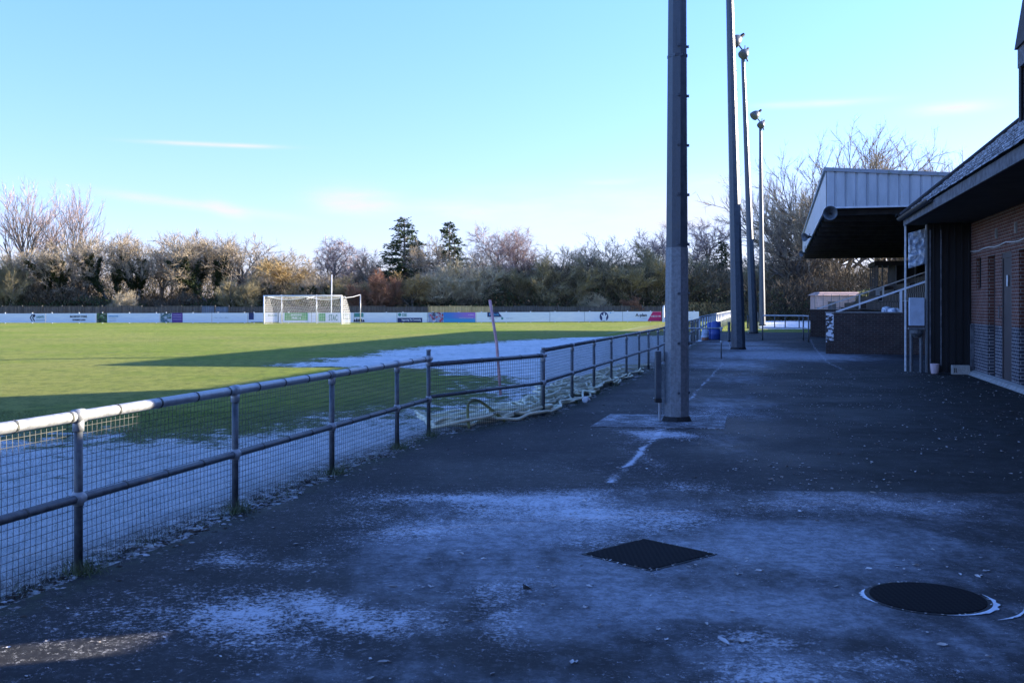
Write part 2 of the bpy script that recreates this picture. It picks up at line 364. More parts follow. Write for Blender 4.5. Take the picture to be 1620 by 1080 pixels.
M['twig'] = m_leaf('bare_twigs', (0.24, 0.195, 0.13), (0.58, 0.48, 0.34))
M['twig_pink'] = m_leaf('pinkish_twigs', (0.28, 0.20, 0.18), (0.60, 0.46, 0.40))
M['twig_olive'] = m_leaf('olive_twigs', (0.17, 0.14, 0.07), (0.50, 0.42, 0.24))
M['twig_orange'] = m_leaf('orange_willow_twigs', (0.30, 0.20, 0.08), (0.54, 0.40, 0.18))
M['twig_red'] = m_leaf('red_brown_twigs', (0.22, 0.10, 0.06), (0.42, 0.24, 0.15))
M['twig_pale'] = m_leaf('straw_twigs', (0.38, 0.32, 0.20), (0.70, 0.60, 0.42))
M['ivy'] = m_leaf('ivy_leaves', (0.018, 0.028, 0.010), (0.065, 0.085, 0.030))
M['needle'] = m_leaf('conifer_needles', (0.018, 0.035, 0.014), (0.075, 0.11, 0.045))
M['scrub'] = m_leaf('scrub', (0.03, 0.024, 0.016), (0.22, 0.175, 0.115), 0.25)
M['hose'] = simple('pale_yellow_hose', (0.72, 0.71, 0.52), 0.6, 0, 0.2, 6)
M['hose_strap'] = simple('olive_strap', (0.20, 0.20, 0.07), 0.7, 0, 0.2, 6)
M['pink_pole'] = simple('faded_pink_tube', (0.60, 0.33, 0.34), 0.6, 0, 0.2, 5)
M['leaf_litter'] = m_leaf('frosted_dead_leaves', (0.20, 0.17, 0.14), (0.85, 0.85, 0.86), 3)
M['stone'] = m_leaf('frosted_stones', (0.10, 0.09, 0.08), (0.55, 0.56, 0.60), 5)
M['soil'] = m_leaf('dark_soil_crumbs', (0.02, 0.016, 0.012), (0.08, 0.06, 0.045), 5)
M['frost'] = simple('ice_rim', (0.74, 0.80, 0.88), 0.5, 0, 0.1, 20, 0.3)
M['navy'] = simple('navy_print', (0.018, 0.035, 0.13), 0.5, 0, 0.1, 3)
M['ink'] = simple('dark_print', (0.02, 0.03, 0.06), 0.5, 0, 0.1, 3)
M['green'] = simple('green_print', (0.07, 0.36, 0.12), 0.5, 0, 0.15, 2)
M['teal'] = simple('teal_print', (0.06, 0.24, 0.22), 0.5, 0, 0.15, 2)
M['magenta'] = simple('magenta_print', (0.52, 0.02, 0.12), 0.5, 0, 0.08, 2)
M['purple'] = simple('purple_print', (0.12, 0.05, 0.26), 0.5, 0, 0.1, 2)
M['skyblue'] = simple('light_blue_print', (0.10, 0.36, 0.62), 0.5, 0, 0.1, 2)
M['blue'] = simple('blue_plastic', (0.03, 0.075, 0.30), 0.45, 0, 0.15, 6)
M['palebin'] = simple('pale_blue_plastic', (0.42, 0.50, 0.62), 0.5, 0, 0.1, 6)
M['terracotta'] = simple('reddish_clay', (0.30, 0.14, 0.09), 0.8, 0, 0.15, 6)
M['pink_wall'] = simple('pink_render', (0.62, 0.42, 0.34), 0.85, 0, 0.12, 2)
M['pinkcup'] = simple('pale_pink_plastic', (0.55, 0.42, 0.44), 0.6, 0, 0.1, 6)
def m_photo(name, cols, scale=1.6):
    t = NT(name).set(0.5, 0, 0.3); p = t.pos(); c = cols[0]
    for i, k in enumerate(cols[1:]):
        n = t.noise(t.mapping(p, (1, 1, 1.4), (0, 0, 0), (i * 7.3, 0, i * 3.1)), scale, 3, 0.6, 0.6); c = t.mix(t.ramp(n, 0.50, 0.56), c, k)
    t.base(c); return t.m
M['photo_green'] = m_photo('printed_garden_photo', [(0.05, 0.09, 0.04), (0.25, 0.25, 0.2), (0.08, 0.2, 0.05), (0.02, 0.03, 0.02)], 2.5)
M['photo_teal'] = m_photo('printed_teal_photo', [(0.10, 0.18, 0.22), (0.35, 0.42, 0.42), (0.05, 0.1, 0.08), (0.5, 0.5, 0.55)], 3)
M['photo_crowd'] = m_photo('printed_crowd_photo', [(0.15, 0.22, 0.42), (0.6, 0.6, 0.68), (0.5, 0.06, 0.1), (0.05, 0.05, 0.1), (0.3, 0.35, 0.5)], 2.2)
def m_grad():
    t = NT('blue_purple_print').set(0.5, 0, 0.3); s = t.new('ShaderNodeSeparateXYZ'); t.l.new(t.coord('Generated'), s.inputs[0])
    c = t.mix(t.ramp(s.outputs[0], 0.1, 0.9), (0.06, 0.20, 0.55), (0.34, 0.16, 0.55))
    c = t.mix(t.ramp(s.outputs[2], 0.55, 0.2), c, (0.05, 0.30, 0.60)); t.base(c); return t.m
M['grad'] = m_grad()
def m_sheet():
    t = NT('crumpled_plastic_sheet').set(0.3, 0, 0.5); p = t.pos(); n = t.noise(p, 5, 5, 0.6, 1.5)
    t.base(t.mix(t.ramp(n, 0.42, 0.58), (0.30, 0.38, 0.50), (0.80, 0.86, 0.92))); t.bump(n, 1, 0.05); return t.m
M['sheet'] = m_sheet()

# ------------------------------------------------------------------ ground masks
FENCE = [Vector((-4.45, 0.6)), Vector((-2.93, 6.99)), Vector((-1.12, 14.2)), Vector((0.50, 16.7)), Vector((4.24, 30.3)), Vector((9.38, 52.1)), Vector((21.1, 100.0))]
def seg_dist(P, A, B):
    d = B - A; L = (d ** 2).sum(); t = np.clip(((P - A) @ d) / L, 0, 1); return np.linalg.norm(P - (A + t[:, None] * d), axis=1)
def poly_sd(P, poly):
    """signed distance, positive inside"""
    n = len(poly); D = np.full(len(P), 1e9); ins = np.zeros(len(P), bool)
    for i in range(n):
        A, B = np.array(poly[i], float), np.array(poly[(i + 1) % n], float)
        D = np.minimum(D, seg_dist(P, A, B))
        c = ((A[1] > P[:, 1]) != (B[1] > P[:, 1])) & (P[:, 0] < (B[0] - A[0]) * (P[:, 1] - A[1]) / (B[1] - A[1] + 1e-12) + A[0]); ins ^= c
    return np.where(ins, D, -D)
def vnoise(P, s, seed=0):
    """smooth value noise, vectorised"""
    Q = P * s + seed * 17.31; I = np.floor(Q).astype(int); F = Q - I; F = F * F * (3 - 2 * F)
    def h(x, y): v = np.sin(x * 127.1 + y * 311.7 + seed * 74.7) * 43758.5453; return v - np.floor(v)
    a = h(I[:, 0], I[:, 1]); b = h(I[:, 0] + 1, I[:, 1]); c = h(I[:, 0], I[:, 1] + 1); d = h(I[:, 0] + 1, I[:, 1] + 1)
    return (a * (1 - F[:, 0]) + b * F[:, 0]) * (1 - F[:, 1]) + (c * (1 - F[:, 0]) + d * F[:, 0]) * F[:, 1]
frost_px = [(-500, 650), (0, 660), (141, 671), (281, 676), (399, 656), (516, 643), (633, 631), (706, 603), (692, 590), (620, 584), (525, 582), (385, 580),
            (640, 549), (800, 537), (960, 531), (1100, 529), (1400, 529)]
frost_poly = [(G(a, b).x, G(a, b).y) for a, b in frost_px] + [(40, 0), (-14, 0)]
frost_poly2 = [(G(a, b).x, G(a, b).y) for a, b in [(1203, 506), (1330, 506), (1330, 521), (1200, 520)]]
def frost_at(P):
    sd = poly_sd(P, frost_poly) + (vnoise(P, 0.9, 1) - 0.5) * 1.1 + (vnoise(P, 3.1, 2) - 0.5) * 0.4
    soft = np.where(P[:, 1] > 26, 2.2, 4.2)
    a = np.clip(0.22 + sd / soft, 0, 1); a = a * (0.74 + 0.2 * vnoise(P, 0.35, 3) + 0.12 * vnoise(P, 1.7, 5))
    b = np.clip(0.5 + poly_sd(P, frost_poly2) / 1.5, 0, 1) * 0.9
    return np.maximum(a, b)
def fence_dist(P):
    D = np.full(len(P), 1e9)
    for a, b in zip(FENCE[:-1], FENCE[1:]): D = np.minimum(D, seg_dist(P, np.array(a), np.array(b)))
    return D

def grid_mesh(name, xs, ys, z, mat, attr_fn, F=None):
    XX, YY = np.meshgrid(xs, ys); P = np.stack([XX.ravel(), YY.ravel()], 1)
    nx, ny = len(xs), len(ys)
    V = np.column_stack([P, np.full(len(P), z)])
    i = np.arange(nx - 1); j = np.arange(ny - 1); I, J = np.meshgrid(i, j); a = (J * nx + I).ravel()
    Fc = np.stack([a, a + 1, a + nx + 1, a + nx], 1)
    me = bpy.data.meshes.new(name); me.from_pydata(V.tolist(), [], Fc.tolist())
    for k, arr in attr_fn(P).items():
        at = me.attributes.new(k, 'FLOAT', 'POINT'); at.data.foreach_set('value', arr.astype(np.float32))
    me.materials.append(mat); o = bpy.data.objects.new(name, me); sc.collection.objects.link(o); return o
def spaced(*segs):
    out = []
    for a, b, st in segs: out += list(np.arange(a, b, st))
    out.append(segs[-1][1]); return np.array(out)
def grass_attrs(P):
    fd = fence_dist(P); dirt = np.clip(1.25 - fd / (0.30 + 0.30 * vnoise(P, 2.2, 8)), 0, 1) * (P[:, 1] < 48)
    # lines of the pitch (worn, hardly visible) and a trampled strip by the touchline
    up = P[:, 0] * SA + P[:, 1] * CA; vp = P[:, 0] * CA - P[:, 1] * SA
    line = np.clip(1 - np.abs(vp + 9.25) / 0.16, 0, 1) * (up > 62) * (up < 84.3) + np.clip(1 - np.abs(up - 84.2) / 0.2, 0, 1) * (vp < -9)
    line = line + np.clip(1 - np.abs(up - 67.7) / 0.2, 0, 1) * (vp < -24) * 0.5
    wear = np.clip(1 - np.abs(up - 82.5) / 2.2, 0, 1) * np.clip(1 - np.abs(vp + 38.5) / 5, 0, 1) * 0.7
    wear += np.clip(1 - np.abs(vp + 8.2) / 1.2, 0, 1) * (up > 66) * 0.8
    wear += np.clip(1 - np.abs(up - 33.5 - 0.0 * vp) / 0.09, 0, 1) * (vp < -19.3) * 0.9
    return dict(frost=frost_at(P), dirt=dirt, line=np.clip(line, 0, 1), wear=np.clip(wear, 0, 1))
gx = spaced((-1500, -200, 100), (-200, -60, 6), (-60, -16, 0.8), (-16, 10, 0.22), (10, 60, 0.8), (60, 200, 8), (200, 1500, 100))
gy = spaced((-60, 2, 3), (2, 30, 0.22), (30, 75, 0.35), (75, 112, 0.4), (112, 200, 6), (200, 2600, 100))
tag(grid_mesh('ground', gx, gy, 0.0, M['grass'], grass_attrs), 'mown football pitch grass, sunlit green with a frosted shaded part near the railing', kind='structure')

# asphalt: one sheet, its left edge follows the railing
def left_v(u):
    pts = [((p.x * SA + p.y * CA), (p.x * CA - p.y * SA)) for p in FENCE]
    return np.interp(u, [a for a, b in pts], [b for a, b in pts])
haze_px = [(760, 855, 230, 55, .75), (980, 940, 250, 45, .7), (1250, 860, 230, 35, .75), (1180, 945, 260, 40, .75), (640, 900, 200, 60, .45), (820, 800, 260, 28, .5), (1480, 890, 200, 40, .3),
           (1300, 1045, 300, 40, .5), (330, 880, 160, 40, .25), (1150, 700, 60, 30, .3), (1240, 562, 130, 8, .9), (1160, 577, 90, 9, .6), (1150, 598, 110, 10, .4), (1200, 640, 90, 25, .35), (1380, 800, 250, 22, .5),
           (1130, 640, 60, 20, .5), (1000, 625, 50, 5, .4), (1190, 551, 60, 4, .8), (1160, 543, 60, 4, .7), (1330, 603, 80, 4, .5), (1300, 567, 90, 4, .6), (500, 1040, 300, 40, .3), (1560, 1000, 120, 60, .4)]
spk_px = [(800, 790, 150, 18, 1.1), (700, 845, 110, 18, .8), (855, 815, 110, 16, 1.0), (1000, 822, 120, 18, .8), (480, 962, 100, 18, 1.1), (370, 1005, 90, 40, 1.1), (330, 880, 60, 18, .8), (440, 890, 60, 20, .5),
          (735, 960, 60, 25, .7), (960, 862, 70, 18, .7), (1240, 1060, 130, 28, 1.0), (1180, 1015, 90, 22, .8), (1060, 770, 120, 8, .8), (1035, 688, 55, 7, 1.3), (1000, 725, 30, 30, .6), (1350, 800, 200, 16, .6), (1110, 652, 60, 7, .8),
          (870, 830, 60, 30, .6), (560, 820, 80, 12, .5), (250, 1000, 160, 50, .45), (1480, 1040, 150, 30, .5), (640, 840, 60, 15, .6), (1000, 690, 25, 10, 1.2), (930, 740, 100, 15, .3)]
def blobs(P, lst):
    out = np.zeros(len(P)); d = np.maximum(P[:, 1], 0.5); px = 810 + P[:, 0] / d * FPX; py = HOR + EYE * FPX / d
    for cx, cy, rx, ry, s in lst:
        c = G(cx, cy); ex = rx / FPX * c.y; ey = c.y - FPX * EYE / (cy + ry - HOR)
        q = ((P[:, 0] - c.x) / ex) ** 2 + ((P[:, 1] - c.y) / ey) ** 2; out = np.maximum(out, s * np.exp(-q * 0.8)) + 0.25 * np.minimum(out, s * np.exp(-q * 0.8))
    return out
Jt = G(640, 770), G(1400, 779)
def asphalt_attrs(P):
    u = P[:, 0] * SA + P[:, 1] * CA; v = P[:, 0] * CA - P[:, 1] * SA
    W = P + np.stack([(vnoise(P, 1.1, 21) - .5) * 0.9, (vnoise(P, 1.1, 22) - .5) * 0.9], 1)
    jl = Jt[0].y + (P[:, 0] - Jt[0].x) * (Jt[1].y - Jt[0].y) / (Jt[1].x - Jt[0].x)      # the joint across the tarmac
    near = P[:, 1] < jl
    dry = np.clip((v + 0.3) / 1.4, 0, 1) * (~near) * np.clip((33.5 - u) / 4, 0, 1)     # unfrosted part in front of the clubhouse
    haze = blobs(W, haze_px) * 1.15 + 0.10 + near * 0.08; haze *= (1 - 0.95 * dry)
    haze *= 1 - 0.6 * np.clip(1 - np.abs(fence_dist(P) - 1.0) / 1.6, 0, 1) * (P[:, 1] < 28)
    spk = blobs(W, spk_px) + 0.10 + near * 0.15; spk *= (1 - 0.75 * dry)
    line = np.clip(1 - np.abs(v + 1.50 + 0.02 * np.sin(u * 3) + 0.004 * (u - 10) * -10 * 0.3) / 0.085, 0, 1) * np.where(u < 16, 0.95, 0.65) * (u > 10.4) * (u < 32) * (0.8 + 0.4 * vnoise(P, 2, 9))
    line2 = np.clip(1 - np.abs(P[:, 1] - jl) / 0.03, 0, 1) * 0.52
    lc = [G(1282, 537), G(1290, 552), G(1300, 563), G(1310, 574), G(1335, 585)]
    l3 = np.zeros(len(P))
    for a, b in zip(lc[:-1], lc[1:]): l3 = np.maximum(l3, np.clip(1.2 - seg_dist(P, np.array(a)[:2], np.array(b)[:2]) / 0.10, 0, 1) * 0.5)
    # ice round the covers
    dark_zone = dry * 0.9 + np.clip(1 - np.abs(fence_dist(P) - 0.9) / 1.2, 0, 1) * 0.35 * (P[:, 1] < 30)  # darker in front of the clubhouse and in a band along the railing
    moss = np.clip(1.2 - fence_dist(P) / 0.35, 0, 1) * 0.9
    return dict(haze=haze, speckle=spk, line=np.maximum(np.maximum(line, line2), l3), dark_zone=np.clip(dark_zone, 0, 1), moss=moss)
us = spaced((-8, 3, 0.5), (3, 14, 0.07), (14, 32, 0.16), (32, 67, 0.4)); nj = 170
UU = np.repeat(us, nj); JJ = np.tile(np.linspace(0, 1, nj), len(us)); LV = left_v(UU) + 0.12 + (vnoise(np.stack([UU, UU * 0], 1), 2.3, 4) - 0.5) * 0.3
VV = LV + (13.0 - LV) * JJ ** 1.15
PX, PY = UU * SA + VV * CA, UU * CA - VV * SA; P2 = np.stack([PX, PY], 1)
idx = np.arange(len(UU)).reshape(len(us), nj); a = idx[:-1, :-1].ravel(); b = idx[1:, :-1].ravel(); c = idx[1:, 1:].ravel(); d = idx[:-1, 1:].ravel()
me = bpy.data.meshes.new('path'); me.from_pydata(np.column_stack([P2, np.full(len(P2), 0.006)]).tolist(), [], np.stack([a, d, c, b], 1).tolist())
for k, arr in asphalt_attrs(P2).items(): me.attributes.new(k, 'FLOAT', 'POINT').data.foreach_set('value', arr.astype(np.float32))
me.materials.append(M['asphalt']); path = bpy.data.objects.new('path', me); sc.collection.objects.link(path)
tag(path, 'dark tarmac path with patches of frost beside the pitch railing', kind='structure')

# concrete pad under the nearest mast
t = NT('frosted_concrete').set(0.85, 0, 0.3); p = t.pos()
cc = t.mix(t.ramp(t.noise(p, 9, 5, 0.7), 0.35, 0.65), (0.045, 0.047, 0.052), (0.16, 0.17, 0.19))
cc = t.mix(t.ramp(t.math('ADD', t.math('MULTIPLY', t.noise(p, 2.2, 5, .7), .5), t.math('MULTIPLY', t.noise(p, 45, 3, 0.7), .5)), 0.50, 0.60), cc, (0.5, 0.54, 0.60)); t.base(cc); M['pad'] = t.m
m = MB(); q = [G(934, 676), G(1146, 679), G(1150, 659), G(966, 656)]
m.slab([Vector((p.x, p.y, 0.001)) for p in q], [Vector((p.x, p.y, 0.018)) for p in q])
tag(m.build('pavement', M['pad']), 'frosty concrete slab let into the tarmac round the nearest mast', kind='structure')

# ------------------------------------------------------------------ railing runs
def railing(name, pts, posts, h, hm, label, rr=0.036, mesh_on=True, mat='rail', tall=(), r_post=0.029, group=None, midmat='rail_dark'):
    """pts: ends of the run; posts: distances of posts along it; mesh panels hang from the top rail"""
    A, B = pts; L = (B - A).length; d = (B - A) / L
    root = thing(name, (A.x, A.y, 0), label, 'railing', group)
    def at(t, z): q = A + d * t; return Vector((q.x, q.y, z))
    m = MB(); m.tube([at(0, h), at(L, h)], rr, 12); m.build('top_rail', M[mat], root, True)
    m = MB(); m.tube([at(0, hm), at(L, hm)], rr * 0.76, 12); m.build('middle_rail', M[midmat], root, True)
    bands = MB(); step = 0.52; t = 0.2
    while t < L:
        bands.tube([at(t, h), at(t + 0.018, h)], rr + 0.004, 10); bands.tube([at(t + 0.1, hm), at(t + 0.115, hm)], rr * 0.76 + 0.004, 10); t += step
    if mesh_on and A.y < 30: bands.build('wire_tie', M['wire'], root)
    for i, t in enumerate(posts):
        m = MB(); top = h - rr * 0.5 if i not in tall else h + 0.11
        m.tube([at(t, -0.02), at(t, top)], r_post, 12); po = m.build('post', M[midmat] if mat == 'rail' else M[mat], root, True)
        if A.y < 45:
            c = MB(); c.tube([at(t - 0.05, h), at(t + 0.05, h)], rr + 0.009, 12); c.tube([at(t, h - 0.10), at(t, h - 0.02)], r_post + 0.008, 12); c.build('clamp', M['rail'], po, True)
            c = MB(); c.tube([at(t - 0.045, hm), at(t + 0.045, hm)], rr * 0.76 + 0.009, 12); c.tube([at(t, hm - 0.045), at(t, hm + 0.045)], r_post + 0.008, 12)
            c.build('clamp', M['rail'], po, True)
            if i in tall: c = MB(); c.tube([at(t, top), at(t, top + 0.02)], r_post + 0.006, 12); c.build('post_cap', M['rail'], po, True)
    if mesh_on:
        nrm = Vector((d.y, -d.x)); off = nrm * -0.045
        ends = [0] + [t for t in posts if 0.05 < t < L - 0.05] + [L]
        rnd = random.Random(7)
        for a0, a1 in zip(ends[:-1], ends[1:]):
            if a1 - a0 < 0.2: continue
            m = MB(); r = 0.0021 if A.y < 10 else 0.0026; n = max(1, int((a1 - a0) / (0.052 if A.y < 20 else 0.075)))
            warp = rnd.uniform(-0.02, 0.03)
            def q(t, z): w = warp * math.sin(math.pi * (t - a0) / (a1 - a0)) * math.sin(math.pi * min(1, max(0, z / h))); g = A + d * t + off + nrm * w; return Vector((g.x, g.y, z))
            zs = [z for z in np.arange(0.02, h - 0.01, 0.05 if A.y < 20 else 0.08)]
            for k in range(n + 1):
                t = a0 + (a1 - a0) * k / n
                m.tube([q(t, 0.0), q(t, h * 0.33), q(t, h * 0.66), q(t, h + 0.005)], r, 3, False)
            for z in zs:
                m.tube([q(a0 + (a1 - a0) * k / 4, z) for k in range(5)], r, 3, False)
            m.build('wire_mesh', M['wire'], root, uv=False)
    return root
F_ = FENCE
dA = (F_[2] - F_[0]).normalized()
def on_line(A, d, px):                        # distance along the run at which it crosses a column of the photograph
    k = (px - 810) / FPX; return (k * A.y - A.x) / (d.x - k * d.y)
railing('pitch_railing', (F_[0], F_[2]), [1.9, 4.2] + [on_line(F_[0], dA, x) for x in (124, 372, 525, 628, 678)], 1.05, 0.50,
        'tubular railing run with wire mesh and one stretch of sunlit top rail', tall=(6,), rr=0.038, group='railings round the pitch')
railing('pitch_railing', (F_[2], F_[3]), [(F_[3] - F_[2]).length], 0.97, 0.53, 'short angled railing run between the tall post and the hoses', rr=0.034, tall=(0,), mat='rail_dark', group='railings round the pitch')
d3 = (F_[4] - F_[3]).normalized()
railing('pitch_railing', (F_[3], F_[4]), [on_line(F_[3], d3, x) for x in (905, 939.6, 967, 991, 1011, 1026, 1041)] , 1.05, 0.54,
        'run of railing with seven posts beside the tangled hoses, ending at the thick mast', rr=0.032, mat='rail_dark', group='railings round the pitch')
L4 = (F_[5] - F_[4]).length
railing('pitch_railing', (F_[4], F_[5]), [L4 * k / 10 for k in range(1, 11)], 1.05, 0.54, 'run of railing beyond the thick mast, towards the blue barrels', rr=0.032, mesh_on=True, mat='rail_dark', group='railings round the pitch')
L5 = (F_[6] - F_[5]).length
far_rail = railing('pitch_railing', (F_[5], F_[6]), [0.0] + [L5 * k / 20 for k in range(1, 21)], 1.12, 0.6, 'pale railing run, running to the corner past the blue barrels', rr=0.04, mesh_on=False, mat='rail', group='railings round the pitch', midmat='rail', r_post=0.05)
# barrier stub
m0 = Vector((5.05, 33.75)); m1 = Vector((6.80, 33.75))
railing('path_barrier', (m0, m1), [1.72], 1.0, 0.55, 'short two-rail barrier jutting onto the path just beyond the thick mast on the slab', rr=0.024, mesh_on=False, r_post=0.022, mat='rail')
# barrier on the right before the stand
A, B, C2 = Vector((12.3, 51.2)), Vector((14.05, 50.3)), Vector((13.85, 48.7))
root = thing('walkway_barrier', (A.x, A.y, 0), 'grey tube barrier with a returned end across the path beside the brick stand', 'barrier')
def V3(p, z): return Vector((p.x, p.y, z))
m = MB(); m.tube([V3(A, 1.14), V3(A, 1.21) + Vector((.05, 0, 0)), V3(B, 1.21), V3(C2, 1.21)], 0.035, 8); m.build('top_rail', M['rail'], root, True)
m = MB(); m.tube([V3(A, .62), V3(B, .62), V3(C2, .62)], 0.03, 8); m.build('lower_rail', M['rail'], root, True)
for q in (A, B, C2): m = MB(); m.tube([V3(q, 0), V3(q, 1.2)], 0.035, 8); m.build('post', M['rail_dark'], root, True)
for k in (0.3, 0.56, 0.9): q = A.lerp(B, k); m = MB(); m.tube([V3(q, .62), V3(q, 1.2)], 0.026, 8); m.build('baluster', M['rail_dark'], root, True)

# ------------------------------------------------------------------ floodlight masts
def mast(base, H, rb, rt, lean, label, heads=True, near=False, tw=0.0):
    root = thing('floodlight_mast', base, label, 'floodlight', 'floodlight masts along the path'); bx, by = base[0], base[1]
    def at(z): k = z / H; return Vector((bx + lean[0] * k, by + lean[1] * k, z))
    def rz(z): return rb + (rt - rb) * z / H
    z1, z2 = (2.65, 5.56) if near else (2.9, 6.2)
    m = MB(); m.tube([at(0), at(z1)], [rb + .008, rz(z1) + .008], 8, twist=tw); lo = m.build('lower_pole', M['pole_low'] if near else M['pole'], root)
    m = MB(); m.tube([at(z1), at(z2)], [rz(z1), rz(z2)], 8, twist=tw); m.tube([at(z2 + .004), at(H)], [rz(z2) * .985, rt], 8, twist=tw); m.build('pole', M['pole'], root)
    m = MB(); m.tube([at(z2 - 0.02), at(z2 + .02)], [rz(z2) + .006] * 2, 8); m.build('joint_band', M['pole'], root)
    m = MB(); m.lathe(at(0.0), (0, 0, 1), [(0, rb + .05), (.03, rb + .045), (.09, rb + .015)], 10); m.build('base_collar', M['iron'], root)
    m = MB()
    for k in range(10 if near else 16):
        z = 0.45 + k * 0.75
        for sx, sy in ((0.0, -1), (1, -0.25)): c = at(z) + Vector((sx, sy, 0)).normalized() * rz(z) * 0.92; m.tube([c, c + Vector((sx, sy, 0)).normalized() * 0.035], 0.022, 6)
    m.build('step_bolt', M['pole'], root)
    bx0 = bx - rb - 0.10
    m = MB(); m.box(WF, (bx0 - .045, bx0 + .04), (by - .10, by + .04), (0.36, 1.08)); cb = m.build('cable_box', M['pole'], root, bevel=0.008)
    m = MB(); m.tube([(bx0 + .02, by - .03, 0.0), (bx0 + .02, by - .03, 0.36)], 0.018, 8); m.build('conduit', M['rail'], cb)
    m = MB(); m.box(WF, (bx0 - .05, bx0 + .045), (by - .105, by + .045), (0.30, 0.36)); m.build('box_foot', M['black'], cb)
    if heads:
        tp = at(H)
        m = MB(); m.tube([tp + Vector((.3, 0, -.5)), tp + Vector((.12, 0, 0)), tp + Vector((-.35, -.05, .62))], 0.05, 6); m.tube([tp + Vector((.1, 0, -.1)), tp + Vector((.12, -.1, .45))], 0.03, 6); m.build('bracket', M['pole'], root)
        for (o, ax, s) in (((-.42, -.15, .75), (-.75, -.25, -.62), 1.0), ((.05, -.2, -.05), (-.55, -.5, -.70), 0.82)):
            c = tp + Vector(o)
            m = MB(); m.lathe(c - Vector(ax).normalized() * 0.35 * s, ax, [(0, .10 * s), (.06 * s, .2 * s), (.2 * s, .29 * s), (.42 * s, .36 * s), (.62 * s, .38 * s), (.66 * s, .34 * s), (.64 * s, .01)], 14)
            f = m.build('floodlight', M['rail_dark'], root, True)
            m = MB(); m.lathe(c - Vector(ax).normalized() * 0.66 * s, ax, [(0, .09 * s), (.3 * s, .11 * s)], 8); m.build('gear_housing', M['black'], f)
    return root
mast((2.51, 15.9, 0), 17.0, 0.186, 0.085, (.03, 0), 'thick octagonal steel mast standing on a frosty concrete slab', near=True, tw=0.23)
mast((8.9, 41.0, 0), 17.0, 0.27, 0.12, (-.42, 0), 'second mast along the path, its top out of view and its upper side sunlit')
mast((14.6, 63.0, 0), 16.9, 0.26, 0.11, (-.66, 0), 'third mast along the path, the taller-looking of the two with lamp heads in view')
mast((20.4, 85.0, 0), 16.4, 0.26, 0.11, (-.16, 0), 'last mast along the path, sunlit down to the grass by the timber fence')

# leaning pink pole
m = MB(); m.tube([(-0.22, 20.5, -0.03), (-0.30, 20.52, 1.0), (-0.435, 20.55, 1.86)], 0.028, 10); m.tube([(-.435, 20.55, 1.86), (-.437, 20.55, 1.875)], 0.022, 10)
tag(m.build('leaning_pole', M['pink_pole'], None, True), 'thin faded pink pole leaning in the frosty grass behind the railing', 'pole')

# ------------------------------------------------------------------ covers in the tarmac
q = [G(920, 878), G(1030, 905), G(1135, 878), G(1018, 853)]
cen = sum(q, Vector()) / 4
t = NT('chequer_iron').set(0.9, 0.0, 0.12); p = t.pos(); ch = t.new('ShaderNodeTexChecker'); ch.inputs['Scale'].default_value = 40; t.l.new(t.mapping(p, rot=(0, 0, 0.78)), ch.inputs['Vector'])
t.base(t.mix(ch.outputs['Fac'], (0.005, 0.005, 0.006), (0.014, 0.014, 0.016))); t.bump(ch.outputs['Fac'], 0.8, 0.006); M['chequer'] = t.m
root = thing('inspection_cover', (cen.x, cen.y, 0), 'square black chequered iron cover, seen as a diamond, in the frosted tarmac', 'drain cover')
def scaled(k, z): return [Vector((cen.x + (p.x - cen.x) * k, cen.y + (p.y - cen.y) * k, z)) for p in q]
m = MB(); m.slab(scaled(1.0, 0.0), scaled(1.0, 0.010)); m.build('frame', M['iron'], root)
m = MB(); m.slab(scaled(0.93, 0.0), scaled(0.93, 0.014)); m.build('plate', M['chequer'], root)
cr = G(1467, 947); R = 0.335
root = thing('round_manhole_cover', (cr.x, cr.y, 0), 'round black iron cover with a rim of ice, at the right of the frosted tarmac', 'drain cover')
m = MB(); m.lathe((cr.x, cr.y, 0), (0, 0, 1), [(0, R + .025), (.010, R + .025), (.010, R)], 40); m.build('frame', M['iron'], root)
m = MB(); m.lathe((cr.x, cr.y, 0), (0, 0, 1), [(0, R), (.014, R)], 40); m.build('plate', M['chequer'], root)
m = MB(); rnd = random.Random(3)
def icerim(a0, a1, r0, w0, w1, off=(0, 0)):
    n = 40; V = []
    for i in range(n + 1):
        k = i / n; a = math.radians(a0 + (a1 - a0) * k); w = (w0 + (w1 - w0) * k) * (0.75 + 0.5 * noise.noise(Vector((i * .35, a0, 0)))) * math.sin(math.pi * min(1, max(0.04, k)) ** 0.8) 
        for r in (r0, r0 + max(w, .004)):
            V.append((cr.x + off[0] + r * math.cos(a), cr.y + off[1] + r * math.sin(a), 0.012))
    m.add(V, [(2 * i, 2 * i + 1, 2 * i + 3, 2 * i + 2) for i in range(n)])
icerim(-95, 10, R + .03, .02, .075); icerim(150, 200, R + .03, .03, .05); icerim(-70, -25, R + .15, .02, .035, (0.05, 0.0))
ir = m.build('ice_rim', M['frost'], root)

